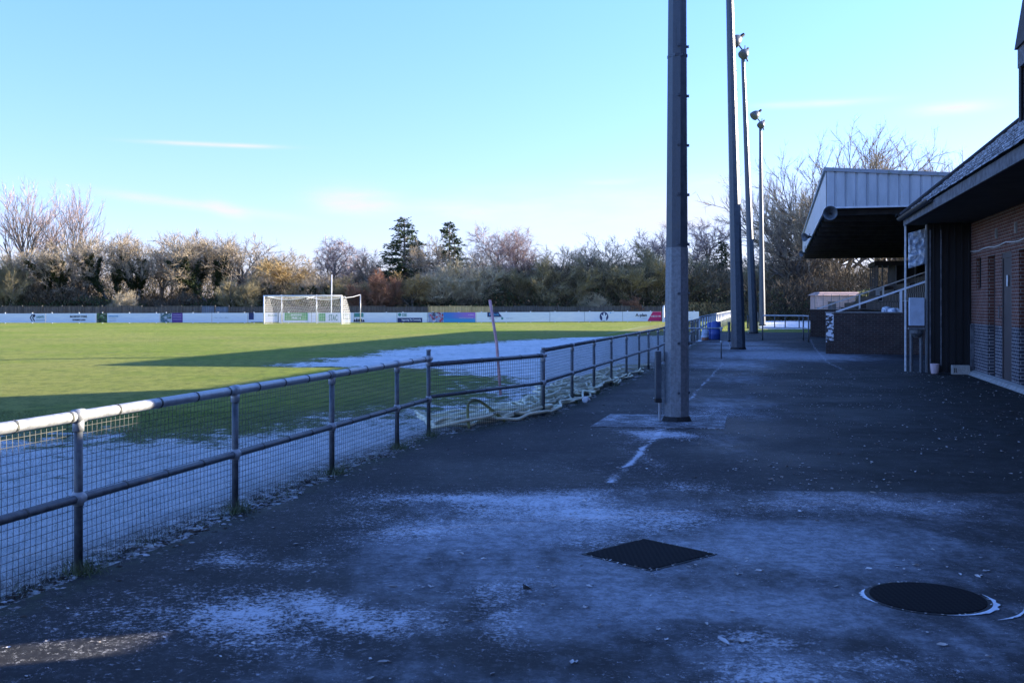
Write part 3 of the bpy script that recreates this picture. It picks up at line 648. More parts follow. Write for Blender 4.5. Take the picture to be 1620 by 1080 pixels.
# ------------------------------------------------------------------ the stand
ST_L = 39.0
stand = thing('football_stand', TF(0, 0), 'seated stand with pale steel cantilever roof and dark brick terrace walls', 'grandstand')
def corr(mb, F, s0, s1, t, z0, z1, axis='s', step=0.36, depth=0.045, zf=None):
    """box-profile sheet between s0 and s1; axis 's': face runs along s at t; axis 't': runs along t at s=t"""
    x = s0; prof = []
    while x < s1 - 1e-6:
        for dx, o in ((0, 0), (step * .72, 0), (step * .80, depth), (step * .92, depth)):
            if x + dx <= s1: prof.append((x + dx, o))
        x += step
    prof.append((s1, 0))
    V = []
    for a_, o in prof:
        for z in (z0(a_) if callable(z0) else z0, z1(a_) if callable(z1) else z1):
            V.append(F(a_, t + o, z) if axis == 's' else F(t + o, a_, z))
    mb.add(V, [(2 * i, 2 * i + 2, 2 * i + 3, 2 * i + 1) for i in range(len(prof) - 1)])
RD = 8.2
def roofz(t): return 6.60 - 0.075 * t
m = MB(); corr(m, TF, 0.02, ST_L, 0.0, 5.24, 6.55, 's'); m.build('front_fascia', M['cladding'], stand)
m = MB(); corr(m, TF, 0.02, RD, 0.0, 5.24, lambda t: roofz(t) - .05, 't'); m.build('side_fascia', M['cladding'], stand)
m = MB(); corr(m, TF, 0.02, RD, ST_L, 5.24, lambda t: roofz(t) - .05, 't'); m.build('side_fascia', M['cladding'], stand)
m = MB(); V = [TF(-.06, -.08, roofz(0) - .06), TF(ST_L + .06, -.08, roofz(0) - .06), TF(ST_L + .06, RD, roofz(RD) - .06), TF(-.06, RD, roofz(RD) - .06)]
m.slab(V, [p + Vector((0, 0, .13)) for p in V])
t_ = NT('roof_edge_frosted').set(0.6, 0, 0.3); p_ = t_.pos(); cz = t_.mix(t_.ramp(t_.noise(p_, 2.5, 5, .7), .5, .7), (0.30, 0.33, 0.37), (0.13, 0.17, 0.10)); t_.base(cz); M['roofedge'] = t_.m
m.build('roof_sheet', M['roofedge'], stand)
m = MB(); m.box(TF, (-.03, ST_L), (-.045, -.003), (5.19, 5.25)); m.box(TF, (-.045, -.003), (0, RD), (5.19, 5.25)); m.build('edge_trim', M['trim'], stand)
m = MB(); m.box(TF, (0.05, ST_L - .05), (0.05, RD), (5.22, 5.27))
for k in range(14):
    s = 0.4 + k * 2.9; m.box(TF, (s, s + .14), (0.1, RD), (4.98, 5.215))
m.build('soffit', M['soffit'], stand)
m = MB()
for k in range(7): s = 1.6 + k * 5.9; m.box(TF, (s, s + .2), (RD - 1.0, RD - .8), (0, 5.2))
m.build('roof_column', M['soffit'], stand)
m = MB(); m.box(TF, (0.0, ST_L), (RD, RD + .22), (0, 5.25)); m.build('back_wall', M['cladding_dark'], stand)
for s0 in (0.0, 19.6):
    m = MB(); m.box(TF, (s0, s0 + .24), (0, 2.6), (0, 1.47)); m.box(TF, (s0, s0 + .24), (2.602, RD - .01), (0, 1.87)); wl_ = m.build('side_wall', M['brick_dark'], stand)
    m = MB(); m.box(TF, (s0 - .03, s0 + .27), (-.02, 2.58), (1.473, 1.50)); m.box(TF, (s0 - .03, s0 + .27), (2.585, RD - .02), (1.873, 1.90)); m.build('coping', M['concrete'], wl_)
    m = MB(); m.tube([TF(s0 + .1, .35, 1.50), TF(s0 + .1, 3.3, 2.55), TF(s0 + .1, 6.3, 3.62)], .045, 4); m.box(TF, (s0 + .06, s0 + .14), (2.50, 2.58), (1.49, 2.28)); m.box(TF, (s0 + .06, s0 + .14), (3.7, 3.78), (1.90, 2.7)); m.build('handrail', M['trim'], stand)
m = MB(); m.box(TF, (-.012, -.002), (.0, .26), (.42, 1.46))
t_ = NT('flaking_white_paint').set(.7, 0, .3); p_ = t_.pos(); t_.base(t_.mix(t_.ramp(t_.noise(t_.mapping(p_, (5, 5, 9)), 1.1, 3, .6), .46, .52), (0.05, 0.04, 0.038), (0.72, 0.73, 0.76))); M['flaky'] = t_.m
m.build('painted_end_strip', M['flaky'], stand)
for (a0, a1) in ((.25, 19.59), (19.85, ST_L)):
    m = MB()
    m.box(TF, (a0, a1), (1.2, 1.4), (0, 1.15))
    for k in range(8):
        z = 0.85 + .36 * k; m.box(TF, (a0, a1), (1.402 + k * .8, RD - .005), (z - .36 if k else 0, z))
    m.build('terrace', M['brick_dark'], stand)
    m = MB()
    for k in range(8):
        z = 0.85 + .36 * k; m.box(TF, (a0, a1), (1.40 + k * .8 - .03, 1.40 + k * .8 + .30), (z + .002, z + .04))
    m.build('step_edge', M['concrete'], stand)
for n_, (s0, s1) in enumerate(((1.2, 18.6), (20.8, 37.5))):
    for k in range(1, 8):
        m = MB(); z = 0.85 + .36 * k; nn = 26
        for j in range(nn):
            s = s0 + (s1 - s0) * j / nn; m.box(TF, (s, s + .44), (1.62 + k * .8, 2.0 + k * .8), (z + .30, z + .34)); m.box(TF, (s, s + .44), (1.98 + k * .8, 2.02 + k * .8), (z + .34, z + .64))
            m.box(TF, (s + .19, s + .25), (1.75 + k * .8, 1.85 + k * .8), (z + .04, z + .30))
        m.build('seat_row', M['black'], stand)
m = MB(); m.lathe(TF(.05, 1.0, 0), (0, 0, 1), [(0, .1), (.0, .1)], 6) if False else None
# frost-covered bundle behind the side wall
m = MB(); rnd = random.Random(5)
for k in range(7): c = TF(.55 + rnd.uniform(-.1, .1), 2.05 + k * .07, 1.52 + rnd.uniform(-.02, .06)); m.lathe(c, (rnd.uniform(-1, 1), rnd.uniform(-1, 1), .4), [(-.13, .02), (-.06, .12), (.05, .13), (.13, .03)], 7)
m.box(TF, (.3, .9), (1.9, 2.6), (1.38, 1.44))
tag(m.build('sheet_bundle', M['sheet'], None, True), 'crumpled pale bundle resting behind the white upright of the stand wall', 'bundle')
# loud-speakers
def horn(c, ax, s, label):
    root = thing('horn_loudspeaker', c, label, 'loudspeaker', 'loudspeakers under the stand roof')
    m = MB(); m.lathe(c, ax, [(-.30 * s, .05 * s), (-.18 * s, .07 * s), (0, .13 * s), (.14 * s, .22 * s), (.22 * s, .27 * s), (.21 * s, .245 * s), (.05 * s, .14 * s), (-.05 * s, .05 * s)], 18); m.build('horn', M['rail_dark'], root, True)
    m = MB(); m.lathe(c, ax, [(-.02 * s, .02 * s), (.08 * s, .055 * s), (.1 * s, .02 * s)], 12); m.build('driver', M['black'], root, True)
    m = MB(); a = Vector(ax).normalized(); m.tube([Vector(c) - a * .2 * s, Vector(c) - a * .2 * s + Vector((0, 0, 5.2 - c[2]))], .02, 6); m.build('bracket', M['rail_dark'], root)
horn(TF(-.18, .12, 5.02), (-.2, -1, -.1), .95, 'round horn loudspeaker facing the camera at the near corner of the stand roof')
horn(TF(14.0, -.30, 5.05), (-.9, -.45, -.1), .8, 'horn loudspeaker halfway along the pale front edge of the stand roof')
horn(TF(25.0, -.25, 4.75), (-.9, -.45, -.1), .7, 'smallest horn loudspeaker, hanging near the far end of the stand roof')
# press box in the stand
pb = thing('press_box', TF(29, 4.2, 2.5), 'dark glazed box raised among the seats at the far end of the stand', 'kiosk')
m = MB(); m.box(TF, (29, 34), (4.2, RD - .01), (2.3, 2.85)); m.box(TF, (29, 34), (4.1, RD - .01), (4.15, 4.42)); m.box(TF, (29.9, 34), (5.4, RD - .02), (2.86, 4.14)); m.build('body', M['soffit'], pb)
m = MB()
for tt in (4.2, 4.5, 4.85, 5.3, 6.4, 7.4): m.box(TF, (29.0, 29.08), (tt, tt + .07), (2.85, 4.15))
for ss in (30, 31.2, 32.4, 33.9): m.box(TF, (ss, ss + .08), (4.2, 4.27), (2.85, 4.15))
m.build('mullion', M['rail_dark'], pb)
m = MB(); m.box(TF, (28.9, 28.98), (4.15, 4.6), (2.15, 2.75)); m.build('panel', M['cladding'], pb)
m = MB(); m.box(TF, (29.2, 29.24), (5.35, 6.6), (2.87, 4.13)); m.build('window', M['glass'], pb)

# ------------------------------------------------------------------ clubhouse
club = thing('clubhouse', PF(29, 5.14), 'brick clubhouse with dark tiled roof, deep eaves and brown doors at the right edge', 'building')
WV = 5.14
opens = [(27.57, 28.18, 2.15, 2.93), (25.97, 26.79, .08, 2.92), (24.32, 25.27, .08, 2.92), (22.70, 23.65, .08, 2.92)]
def wall_piece(name, mat, z0, z1, u_lo=15.05, u_hi=29.1):
    m = MB(); cuts = sorted([(a, b) for a, b, c, d in opens if c < z1 and d > z0]); x = u_lo
    for a, b in cuts + [(u_hi, None)]:
        if a - x > .01: m.box(PF, (x, a), (WV, WV + .25), (z0, z1))
        if b: x = b
    for a, b, c, d in opens:                      # below and above each opening, inside this band
        if c < z1 and d > z0:
            if c > z0 + .01: m.box(PF, (a, b), (WV, WV + .25), (z0, c))
            if d < z1 - .01: m.box(PF, (a, b), (WV, WV + .25), (d, z1))
    return m.build(name, mat, club)
wall_piece('lower_wall', M['brick_blue'], 0.0, 1.298)
wall_piece('wall', M['brick'], 1.30, 3.865)
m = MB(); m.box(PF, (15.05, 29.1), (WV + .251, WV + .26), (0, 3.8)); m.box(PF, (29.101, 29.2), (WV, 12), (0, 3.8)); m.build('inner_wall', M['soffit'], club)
m = MB(); m.slab([PF(15.05, WV - .18, .0), PF(29.1, WV - .18, .0), PF(29.1, WV - .002, .0), PF(15.05, WV - .002, .0)], [PF(15.05, WV - .12, .085), PF(29.1, WV - .12, .085), PF(29.1, WV - .002, .12), PF(15.05, WV - .002, .12)]); m.build('plinth', M['concrete'], club)
def door(a, b, rec, sign_u, handle_u=None):
    m = MB(); m.box(PF, (a, b), (WV + rec, WV + rec + .05), (.09, 2.80)); d = m.build('door', M['door'], club)
    m = MB(); v0 = WV + rec - .02
    m.box(PF, (a + .001, a + .06), (v0, v0 + .08), (.09, 2.915)); m.box(PF, (b - .06, b - .001), (v0, v0 + .08), (.09, 2.915)); m.box(PF, (a + .06, b - .06), (v0, v0 + .08), (2.80, 2.915)); m.build('door_frame', M['door'], d)
    if sign_u: m = MB(); m.box(PF, (sign_u - .06, sign_u + .06), (v0 - .012, v0 - .002), (2.18, 2.42)); m.build('door_sign', M['white_old'], d)
    if handle_u: m = MB(); m.tube([PF(handle_u, v0, 1.75), PF(handle_u, v0 - .10, 1.73), PF(handle_u, v0 - .10, 1.48), PF(handle_u, v0, 1.46)], .013, 8); m.build('handle', M['rail_dark'], d)
door(25.97, 26.79, .16, 26.3); door(24.32, 25.27, .03, 24.75, 25.12); door(22.70, 23.65, .12, None)
m = MB(); m.box(PF, (27.57, 28.18), (WV + .12, WV + .14), (2.15, 2.93)); w_ = m.build('window', M['glass'], club)
m = MB(); m.box(PF, (27.571, 27.62), (WV + .08, WV + .119), (2.151, 2.929)); m.box(PF, (28.13, 28.179), (WV + .08, WV + .119), (2.151, 2.929)); m.box(PF, (27.62, 28.13), (WV + .08, WV + .119), (2.151, 2.20)); m.build('frame', M['black'], w_)
for uu in (25.75, 23.85): m = MB(); m.box(PF, (uu - .06, uu + .06), (WV - .03, WV - .001), (3.28, 3.52)); m.box(PF, (uu - .04, uu + .04), (WV - .045, WV - .031), (3.31, 3.49)); m.build('wall_vent', M['concrete'], club)
m = MB(); m.tube([PF(29.0 - k * .6, WV - .015, 3.15 - .05 * abs(math.sin(k * .9))) for k in range(20)], .014, 6); m.build('wall_cable', M['white_old'], club, True)
# eaves and roof
EV = 3.56; U0, U1 = 15.05, 29.4
def rz_(v): return 4.13 + .832 * (v - EV)
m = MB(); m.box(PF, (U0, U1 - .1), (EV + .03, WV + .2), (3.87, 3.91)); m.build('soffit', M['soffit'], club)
m = MB(); m.box(PF, (U0, U1 - .12), (EV - .01, EV + .028), (3.85, 4.06)); m.build('fascia_board', M['fascia'], club)
m = MB(); rows = 18; du = .33
for r in range(rows):
    v0 = EV - .08 + r * .26; v1 = v0 + .30
    if v0 > 9.5: break
    n = int((U1 - U0) / du)
    for j in range(n):
        u0 = U0 + j * du + (du * .5 if r % 2 else 0); u1 = min(u0 + du - .012, U1)
        if u0 >= U1: continue
        zl = rz_(v0) + .045; zh = rz_(v1) + .01; w = random.Random(r * 999 + j).uniform(-.006, .01)
        m.add([PF(u0, v0, zl - .03 + w), PF(u1, v0, zl - .03 + w), PF(u1, v0, zl + w), PF(u0, v0, zl + w), PF(u1, v1, zh), PF(u0, v1, zh)], [(0, 1, 2, 3), (3, 2, 4, 5)])
m.build('roof_tiles', M['tiles'], club)
m = MB(); pa = [PF(U0, EV + .03, 4.10), PF(U1 - .05, EV + .03, 4.10), PF(U1 - .05, 8.6, rz_(8.6) - .03), PF(U0, 8.6, rz_(8.6) - .03)]; m.slab([p - Vector((0, 0, .06)) for p in pa], pa); m.build('roof_deck', M['soffit'], club)
m = MB(); pa = [PF(U1 - .08, EV, 3.92), PF(U1 - .08, EV, 4.1), PF(U1 - .08, 8.6, rz_(8.6)), PF(U1 - .08, 8.6, 3.92)]; m.slab(pa, [p + PF(.04, 0) for p in pa]); m.build('gable_end', M['brick_dark'], club)
m = MB()
for j in range(14): v = EV - .05 + j * .36; m.tube([PF(U1 + .01, v, rz_(v) + .05), PF(U1 + .01, v + .38, rz_(v + .38) + .07)], [.075, .06], 6)
m.build('verge_tile', M['tiles_dark'], club)
m = MB(); nseg = 8
for k in range(nseg):
    a0, a1 = math.pi + math.pi * k / nseg, math.pi + math.pi * (k + 1) / nseg
    pts = []
    for (a_, r) in ((a0, .075), (a1, .075), (a1, .065), (a0, .065)): pts.append((EV - .09 + r * math.cos(a_), 4.08 + r * math.sin(a_)))
    m.slab([PF(24.2, v, z) for v, z in pts], [PF(29.45, v, z - .02) for v, z in pts])
g_ = m.build('gutter', M['black'], club)
m = MB(); m.tube([PF(29.47, EV - .08, 4.05), PF(29.5, EV - .10, 4.16), PF(29.5, EV - .16, 4.18), PF(29.5, EV - .18, 4.11)], .014, 6); m.build('gutter_bracket', M['black'], club)
# upper storey
UB, VB = 27.0, 5.95; U0 = 17.9
m = MB(); m.box(PF, (U0, UB), (VB, 14), (3.9, 7.62)); m.build('upper_wall', M['soffit'], club)
m = MB()
for (z0, z1, o0, o1) in ((7.86, 9.1, -.16, .0), (9.11, 11.4, .0, .55)):
    a_ = [PF(U0, VB + o0, z0), PF(UB + .12, VB + o0, z0), PF(UB + .12, 14, z0), PF(U0, 14, z0)]; b_ = [PF(U0, VB + o1, z1), PF(UB + .12 - (o1 - o0), VB + o1, z1), PF(UB + .12 - (o1 - o0), 14, z1), PF(U0, 14, z1)]
    m.slab(a_, b_)
m.build('upper_roof', M['tiles_dark'], club)
m = MB(); m.box(PF, (U0, UB + .06), (VB - .10, VB - .002), (7.40, 7.87)); m.build('upper_fascia', M['fascia'], club)
m = MB(); m.tube([PF(UB - .1, VB - .06, 5.9), PF(UB - .1, VB - .06, 7.4)], .05, 8); m.build('downpipe', M['black'], club)
# black cladding wing beside the wall
m = MB(); corr(m, lambda a_, b_, z: PF(b_, a_, z), 4.09, WV - .01, 28.8, 0.02, 3.865, 's', .17, -.03); m.build('cladding_wing', M['cladding_dark'], club)
m = MB(); m.box(PF, (28.83, 29.08), (4.06, 4.10), (0, 3.865)); m.build('wing_end', M['rail_dark'], club)
m = MB(); m.tube([PF(28.74, 4.14, 0.03), PF(28.74, 4.14, 3.7)], .018, 6); m.tube([PF(28.72, 4.40, 0.2), PF(28.72, 4.40, 3.7)], .02, 6); m.build('conduit', M['fascia'], club)
m = MB(); m.tube([PF(28.98, WV - .05, 0.02), PF(28.98, WV - .05, 3.7)], .035, 8); m.build('downpipe', M['rail_dark'], club)
m = MB(); m.box(PF, (28.4, 28.48), (WV - .09, WV - .004), (0.1, 1.28)); m.build('pipe_cover', M['fascia'], club)
# unseen blocks: rear one inferred from its shadow, the rest added to shape sunlight
m = MB(); m.box(PF, (29.6, 41.5), (7.3, 15), (0, 6.0)); m.build('rear_block', M['brick_dark'], club)
m = MB(); m.prism(PF, [(9.07, 3.56), (11.57, 3.56), (13.0, 6.0), (10.5, 6.0)], 0, 3.47); m.build('sun_blocker', M['brick'], club)  # added wall, height set so sun clears it onto the top rail
m = MB(); m.prism(PF, [(8.70, 3.56), (9.068, 3.56), (10.498, 6.0), (10.13, 6.0)], 0, 2.16); m.build('low_sun_blocker', M['brick'], club)  # added lower wall that lets a patch of sun reach the tarmac
m = MB(); m.prism(PF, [(11.572, 3.56), (15.04, 3.56), (15.04, 9.40)], 0, 9.0); m.build('side_sun_blocker', M['brick'], club)  # added block casting shade, its slanted edge cut along the sun's direction
m = MB(); m.box(PF, (-14, 8.699), (3.56, 12), (0, 9.0)); m.build('near_sun_blocker', M['brick'], club)  # added block out of view, keeps the foreground in shade

# white post, sheet and cabinet under the eave end
m = MB(); m.box(PF, (29.36, 29.42), (3.59, 3.63), (0, 3.86)); tag(m.build('white_post', M['white_old']), 'slim white post under the far end of the clubhouse eaves', 'post')
m = MB(); rnd = random.Random(11); nx_, nz_ = 12, 22; V = []
for i in range(nx_ + 1):
    for j in range(nz_ + 1):
        v = 3.66 + .42 * i / nx_; z = 2.72 + .93 * j / nz_ + .12 * i / nx_; V.append(PF(29.2 + .06 * noise.noise(Vector((i * .5, j * .35, 1))), v, z))
m.add(V, [(i * (nz_ + 1) + j, (i + 1) * (nz_ + 1) + j, (i + 1) * (nz_ + 1) + j + 1, i * (nz_ + 1) + j + 1) for i in range(nx_) for j in range(nz_)])
sh = m.build('plastic_sheet', M['sheet'], None, True); tag(sh, 'crumpled clear plastic sheet stretched beside the slim white post', 'plastic sheet'); sol = sh.modifiers.new('thick', 'SOLIDIFY'); sol.thickness = .006
root = thing('utility_cabinet', PF(29.0, 3.86), 'pale flat cabinet on dull legs between the white post and black cladding', 'cabinet')
m = MB(); m.box(PF, (28.95, 29.15), (3.66, 4.03), (1.22, 1.95)); m.build('door_panel', M['palebin'], root, bevel=.01)
m = MB(); m.box(PF, (28.97, 29.15), (3.64, 4.04), (1.12, 1.17)); m.lathe(PF(29.05, 3.85, .92), (0, 0, 1), [(0, .08), (.1, .17), (.19, .18)], 12); m.build('tray', M['rail_dark'], root)
for v in (3.72, 3.96): m = MB(); m.tube([PF(29.08, v, 0), PF(29.08, v, 1.13)], .045, 8); m.build('leg', M['rail_dark'], root)
m = MB(); c = PF(28.55, 4.22); m.lathe(c, (0, 0, 1), [(0, .085), (.01, .09), (.24, .115), (.26, .115), (.25, .10), (.03, .08)], 16); tag(m.build('plastic_pot', M['pinkcup'], None, True), 'small pale pink pot at the foot of the black cladding', 'pot')
m = MB(); m.box(PF, (28.30, 28.52), (4.60, 5.02), (.006, .235)); cb = m.build('concrete_block', M['block'], None, bevel=.006); tag(cb, 'loose concrete block lying by the clubhouse corner', 'block')
m = MB(); m.box(PF, (28.296, 28.299), (4.64, 4.66), (.05, .17)); m.build('slot', M['black'], cb)
m = MB(); m.box(PF, (28.296, 28.299), (4.68, 4.70), (.05, .17)); m.build('slot', M['black'], cb)

# ------------------------------------------------------------------ barrels by the railing
def barrel(px, py, r, h, mat, label, name='barrel', cat='barrel', base=None):
    c = G(px, py); root = thing(name, c, label, cat)
    m = MB(); m.lathe(c, (0, 0, 1), [(0.0, r * .93), (.03, r), (h * .3, r * 1.03), (h * .32, r * 1.07), (h * .34, r * 1.03), (h * .66, r * 1.03), (h * .68, r * 1.07), (h * .7, r * 1.03), (h - .03, r), (h, r * .92)], 18); m.build('body', mat, root, True)
    m = MB(); m.lathe(c + Vector((0, 0, h)), (0, 0, 1), [(0, r * .9), (.03, r * .88), (.035, r * .3)], 16); m.build('lid', mat, root)
    if base: m = MB(); m.lathe(c, (0, 0, 1), [(0, r * 1.01), (h * .28, r * 1.05)], 18); m.build('base', base, root)
barrel(1132.5, 537, .24, .88, M['blue'], 'dark blue barrel, rightmost of the containers at the end of the railing')
barrel(1123.5, 536, .16, .82, M['blue'], 'narrow blue barrel between the pale tub and the large dark blue barrel')
barrel(1115.5, 538, .17, .50, M['palebin'], 'pale blue tub with a reddish base beside the blue barrels', 'plastic_tub', 'tub', M['terracotta'])

# ------------------------------------------------------------------ hoses
rnd = random.Random(21)
def hose(pts, r, label, mat='hose', group='hoses tangled along the railing'):
    n = len(pts); out = []
    for i in range(n - 1):
        p0, p1, p2, p3 = pts[max(i - 1, 0)], pts[i], pts[i + 1], pts[min(i + 2, n - 1)]
        for k in range(6):
            t = k / 6; out.append(0.5 * ((2 * p1) + (p2 - p0) * t + (2 * p0 - 5 * p1 + 4 * p2 - p3) * t * t + (3 * p1 - p0 - 3 * p2 + p3) * t ** 3))
    out.append(pts[-1]); m = MB(); m.tube(out, r, 8); return tag(m.build('hose', M[mat], None, True), label, 'hose', group)
def along(t, off, z):                           # t: metres from the near end of the hose heap, along the railing
    A = Vector((-0.85, 14.7)) ; B = F_[3]; L1 = (B - A).length
    if t < L1: q = A + (B - A).normalized() * t; d = (B - A).normalized()
    else: d = d3; q = F_[3] + d * (t - L1)
    nrm = Vector((-d.y, d.x)); q = q + nrm * off; return Vector((q.x, q.y, z))
HL = 'pale yellow hose in the tangle of hoses lying along the foot of the railing'
for k in range(14):                              # long loops doubled back on themselves
    a0 = [0.1, 0.15, 0.25, 1.4, 3.0, 5.2, 7.0, 9.0, 11.0, .6, 2.2, 4.1, 6.2, 8.2][k]; ln = [3.0, 3.6, 2.7, 4.5, 5.0, 4.5, 5, 4.5, 4, 2.6, 3.2, 3.4, 3.5, 3.5][k]; w = rnd.uniform(.3, .75); o0 = rnd.uniform(-.05, .35) if k > 2 else [.02, .14, .28][k]
    pts = []; nn = 9
    for lp in range(2 if k < 3 else 2):
        for i in range(nn): x = i / (nn - 1); pts.append(along(a0 + ln * x, o0 + rnd.uniform(-.14, .14), .03 + .05 * lp + rnd.uniform(0, .07)))
        pts.append(along(a0 + ln + .22, o0 + w * .5, .05 + .03 * lp))
        for i in range(nn): x = 1 - i / (nn - 1); pts.append(along(a0 + ln * x, o0 + w + rnd.uniform(-.14, .14), .035 + .05 * lp + rnd.uniform(0, .08)))
        pts.append(along(a0 - .2, o0 + w * .5, .06))
    hose(pts, .026 if k < 4 else .022, HL)
for k in range(3): hose([along(2.6 + 3 * k + i * .45, rnd.uniform(-.25, .7), .05 + rnd.uniform(0, .12)) for i in range(10)], .024, HL)
hose([along(.25, -.12, .02), along(.35, -.02, .3), along(.6, .1, .38), along(.95, .2, .34), along(1.2, .1, .16), along(1.3, -.02, .02)], .022, 'olive strap arched over the near end of the pale hoses', 'hose_strap', None)
c = along(4.3, -.32, .10)
m = MB(); m.lathe(c, (-.5, -.85, .1), [(-.12, .03), (-.04, .045), (.0, .06), (.04, .06), (.045, .04)], 14); tag(m.build('hose_coupling', M['white_old'], None, True), 'round metal coupling on the hose end by the third post of the hosed run', 'coupling')

# ------------------------------------------------------------------ goal
PFm = lambda u, v, z=0: PF(u, v, z)
gc = Vector((-14.75, 90.2)); GD = Vector((-CA, SA)); GB = Vector((SA, CA))      # along the mouth to the left, and backwards
def gp(a_, b_, z): q = gc + GD * a_ + GB * b_; return Vector((q.x, q.y, z))
goal = thing('football_goal', gp(3.66, 0, 0), 'white full-size football goal with net at the far end of the pitch', 'goal')
for a_ in (0, 7.32): m = MB(); m.tube([gp(a_, 0, 0), gp(a_, 0, 2.5)], .06, 12); m.build('goalpost', M['white'], goal, True)
m = MB(); m.tube([gp(-.06, 0, 2.47), gp(7.38, 0, 2.47)], .055, 12); m.build('crossbar', M['white'], goal, True)
m = MB(); r = .006; sp = .17
def sag(x): return 2.40 - .30 * (math.sin(math.pi * ((x / 7.32 * 2) % 1.0)) ** .8) * .9
ntop = .9; ndep = 2.0
n = int(7.32 / sp)
for i in range(n + 1):
    x = 7.32 * i / n; m.tube([gp(x, 0, 2.44), gp(x, ntop, sag(x)), gp(x, ndep * .97, 1.0), gp(x, ndep, .02)], r, 3, False)
for k in range(1, 15):
    zz = 2.3 * k / 15; m.tube([gp(7.32 * i / 20, ndep - (.98 * max(0, zz - .9) / 1.4), zz * (sag(7.32 * i / 20) / 2.4)) for i in range(21)], r, 3, False)
for b_ in (.2, .4, .6, .8): m.tube([gp(7.32 * i / 20, b_, 2.44 + (sag(7.32 * i / 20) - 2.44) * b_ / ntop) for i in range(21)], r, 3, False)
m.tube([gp(7.32 * i / 30, ntop, sag(7.32 * i / 30)) for i in range(31)], .028, 4, False)
for a_ in (0, 7.32):
    r = .006
    for k in range(14):
        z = 2.3 * k / 14; bd = ndep - .95 * max(0, z - .9) / 1.4; m.tube([gp(a_, 0, z), gp(a_, bd, z)], r, 3, False)
    for k in range(1, 12): b_ = ndep * k / 12; m.tube([gp(a_, b_, 0), gp(a_, b_, min(2.36, 2.4 - max(0, b_ - ntop) * 1.5))], r, 3, False)
m.build('goal_net', M['net'], goal, uv=False)
m = MB()
for a_, b_ in ((-.7, 2.6), (3.4, 2.4), (6.7, 2.2)): m.tube([gp(a_, b_, 0), gp(a_, b_, 2.6)], .045, 8)
m.build('net_stanchion', M['rail'], goal, True)
m = MB(); m.tube([gp(0, ntop, 2.3), gp(-.35, 1.7, 2.38), gp(-.7, 2.6, 2.58)], .022, 5); m.tube([gp(7.32, ntop, 2.35), gp(6.7, 2.2, 2.55)], .018, 5); m.tube([gp(3.66, ntop, 2.2), gp(3.4, 2.4, 2.5)], .018, 5); m.build('guy_rope', M['net'], goal)

# ------------------------------------------------------------------ perimeter boards at the far end
BL = [Vector((-75, 92.6)), Vector((-6.4, 95.8)), Vector((14.3, 102.0)), Vector((24.0, 103.0))]
def bpt(px):
    k = (px - 810) / FPX
    for A, B in zip(BL[:-1], BL[1:]):
        d = B - A; t = (k * A.y - A.x) / (d.x - k * d.y)
        if t <= 1 or B is BL[-1]: return A + d * t
def bheight(px): return 0.90 + 0.12 * min(1, max(0, px / 1000))
def text_mesh(s, mat, parent, origin, ax, size, width=None, name='lettering', bold=0.02):
    cu = bpy.data.curves.new(name, 'FONT'); cu.body = s; cu.size = size; cu.extrude = .004; cu.offset = bold * size; cu.resolution_u = 2
    o = bpy.data.objects.new('tmp', cu); sc.collection.objects.link(o); bpy.context.view_layer.update()
    dg = bpy.context.evaluated_depsgraph_get(); me = bpy.data.meshes.new_from_object(o.evaluated_get(dg)); bpy.data.objects.remove(o); bpy.data.curves.remove(cu)
    V = np.array([v.co[:] for v in me.vertices])
    if not len(V): return
    sx = 1.0 if width is None else width / (V[:, 0].max() - V[:, 0].min()); x0 = V[:, 0].min()
    ax3 = Vector((ax.x, ax.y, 0)); nrm = Vector((ax.y, -ax.x, 0)); org = Vector((0, 0, 0)); q = parent
    while q is not None: org += Vector(q.location); q = q.parent
    for i, v in enumerate(me.vertices): c = V[i]; v.co = origin + ax3 * float((c[0] - x0) * sx) + Vector((0, 0, float(c[1]))) + nrm * (.012 + float(c[2])) - org
    me.materials.clear(); me.materials.append(mat); ob = bpy.data.objects.new(name, me); sc.collection.objects.link(ob); ob.parent = parent; return ob
